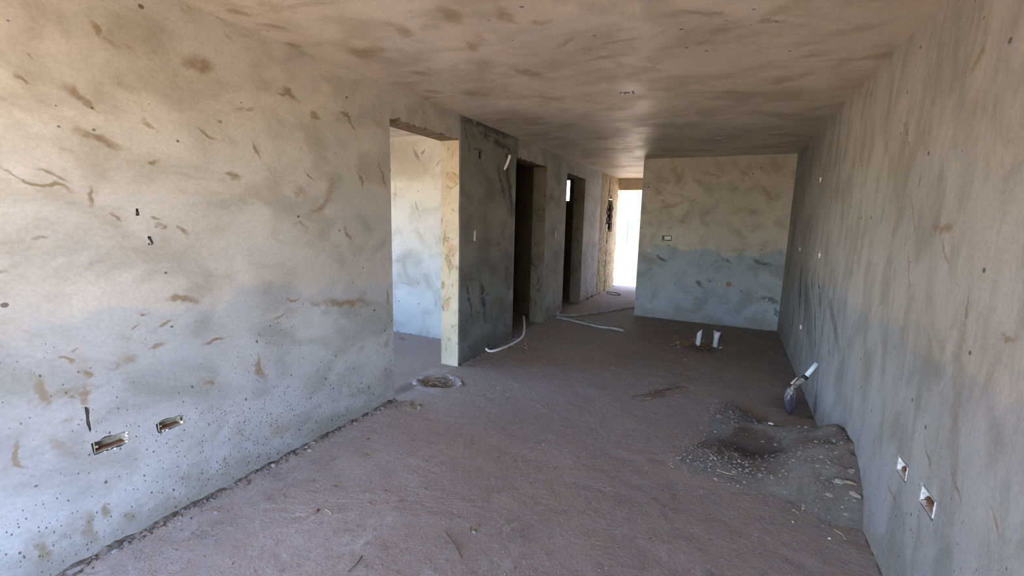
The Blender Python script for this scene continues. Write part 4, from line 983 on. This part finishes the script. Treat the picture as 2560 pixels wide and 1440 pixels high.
# ------------------------------------------------------------------ shovel leaning on the right wall
def shovel():
    tip = Vector((0.575, 4.235, 0.012)); neck = at(1984, 968, 1, 4.30); sock = at(2011, 945, 1, 4.33); top = at(2047, 909, 1, 4.37)
    top.x = min(top.x, XR-.016)
    e = empty('shovel', (tip.x, tip.y, 0), 'muddy shovel with a short white handle leaning on the right wall behind the sand heap', 'shovel')
    up = (neck-tip).normalized(); side = up.cross(Vector((-1, -.55, 0))).normalized(); nrm = side.cross(up).normalized()
    if nrm.y > 0: nrm = -nrm
    side = (side*.80+Vector((0, 0, 0))); L = (neck-tip).length
    V = []; F = []; n, m = 16, 10
    for layer in (0, 1):
        for i in range(n+1):
            t = i/n; w = .080*min(1, (t/.42+.02))**.55 if t < .42 else .080
            if t > .86: w = .080*(1-.55*((t-.86)/.14)**1.5)
            for k in range(m+1):
                s = (k/m-.5)*2
                c = tip+up*(t*L*.98)+side*(s*w)
                dish = .034*(s*s) - .012 + .020*math.exp(-(s/.22)**2)*t**2
                c += nrm*(dish*(.5+.5*t)) + nrm*(.0025*layer) - nrm*.02*(1-t)**2
                V.append(c)
    S = (n+1)*(m+1)
    for i in range(n):
        for k in range(m):
            a = i*(m+1)+k; F.append((a, a+1, a+m+2, a+m+1)); F.append((S+a, S+a+m+1, S+a+m+2, S+a+1))
    def strip(idx):
        for a, b in zip(idx[:-1], idx[1:]): F.append((a, b, S+b, S+a))
    strip([k for k in range(m+1)]); strip([n*(m+1)+k for k in range(m, -1, -1)]); strip([i*(m+1) for i in range(n, -1, -1)]); strip([i*(m+1)+m for i in range(n+1)])
    N = NT('shovel_blade_steel'); p = N.pos()
    mud = N.ss(N.noise(N.vmap(p, (1, 1, .5)), 14, 5, .65, .5), .42, .56); mud = N.mul(mud, N.ss(N.n('ShaderNodeSeparateXYZ', {0: p}).outputs[2], .06, .17))
    N.set(N.b.inputs['Base Color'], N.mix(mud, (.055, .042, .055), (.40, .35, .29))); N.b.inputs['Roughness'].default_value = .6; N.b.inputs['Metallic'].default_value = .2
    mesh_obj('blade', V, F, N.m, e, True)
    M_MUD = simple('mud_caked_socket', (.33, .30, .26), .9, .35, 40, .004, dirt=(.05, .045, .05), dirtamt=.8)
    bm = bmesh.new(); tube(bm, catmull([neck-up*.07+nrm*.006, neck-up*.02+nrm*.01, neck.lerp(sock, .3), neck.lerp(sock, .7), sock], 4), [.010]*2+[.014]*3+[.017]*4+[.020]*8, 12); bm_obj('socket', bm, M_MUD, e, True)
    d = (top-sock).normalized()
    bm = bmesh.new(); tube(bm, [sock-d*.012, sock+d*.022], .0235, 14); bm_obj('collar', bm, M_BLACK, e, True)
    bm = bmesh.new(); tube(bm, [sock+d*.012, top], .0185, 16, .003); bm_obj('handle', bm, simple('handle_white', (.74, .80, .82), .4, .05), e, True)
    bm = bmesh.new(); q = neck.lerp(sock, .15)-Vector((.03, .0, -.012)); tube(bm, [q, q+(sock-neck)*.62+Vector((-.004, 0, .006))], [.010, .004], 6); bm_obj('wood_splinter', bm, simple('splintered_wood', (.60, .50, .40), .8), e)
shovel()

# ------------------------------------------------------------------ outside at the corridor end
ob = at(1551, 703, 2, -.05)
PX0, PY0 = -2.50, 12.35
bm = bmesh.new(); bx(bm, PX0, PX0+.38, PY0, PY0+.38, -.08, 2.9); o = bm_obj('porch_pillar', bm, M_CREAM, bevel=.01); tag(o, 'cream square porch pillar in the sun beyond the corridor', 'pillar')
bm = bmesh.new(); bx(bm, PX0+.38, 2.5, PY0+.1, PY0+.3, -.08, 2.9); o = bm_obj('porch_wall', bm, simple('white_render', (.78, .76, .74), .85, .05), bevel=.005); tag(o, 'pale sunlit wall right of the porch pillar', 'wall')
e = empty('boundary_wall', (-4, 17, -.08), 'low white yard wall with a coping seen past the porch pillar', 'wall')
bm = bmesh.new(); bx(bm, -9, 2, 17, 17.2, -.08, 1.9); bm_obj('wall_body', bm, M_CREAM, e)
bm = bmesh.new(); bx(bm, -9, 2, 16.94, 17.26, 1.9, 2.02); bm_obj('coping', bm, simple('coping_pale', (.55, .50, .45), .85, .08), e)
gp = at(1549, 617, 1, 16.6)
e = empty('yard_gate', (gp.x-.35, 16.6, -.08), 'pale blue metal gate leaf against the yard wall', 'gate')
M_BLUE = simple('pale_blue_metal', (.15, .18, .21), .5, .08)
bm = bmesh.new(); bx(bm, gp.x-.75, gp.x+.30, 16.62, 16.65, .75, 1.65); bm_obj('gate_panel', bm, M_BLUE, e)
for x in (gp.x-.78, gp.x+.28):
    bm = bmesh.new(); bx(bm, x, x+.05, 16.6, 16.66, -.08, 1.70); bm_obj('gate_post', bm, M_BLUE, e)
tp = at(1556, 487, 1, 15.5)
e = empty('yard_tree', (tp.x-.5, 15.6, -.08), 'small leafy green tree behind the porch pillar', 'tree')
bm = bmesh.new(); tube(bm, [(tp.x-.5, 15.6, -.08), (tp.x-.45, 15.6, 1.6), (tp.x-.4, 15.6, 2.9)], [.07, .05, .03], 8); bm_obj('trunk', bm, simple('bark', (.16, .11, .07), .9), e)
rr = random.Random(4); V = []; F = []
for i in range(2600):
    d = Vector((rr.gauss(0, 1), rr.gauss(0, 1), rr.gauss(0, 1))).normalized()*rr.random()**.4; c = Vector((tp.x-.42, 15.6, tp.z+.48))+Vector((d.x*.75, d.y*.6, d.z*.62))
    a = Vector((rr.gauss(0, 1), rr.gauss(0, 1), rr.gauss(0, .5))).normalized()*.045; b = a.cross(Vector((rr.gauss(0, 1), 0, 1))).normalized()*.022; k = len(V)
    V += [c-a, c+b, c+a, c-b]; F.append((k, k+1, k+2, k+3))
mesh_obj('foliage', V, F, simple('green_leaves', (.12, .32, .04), .6, .3), e)
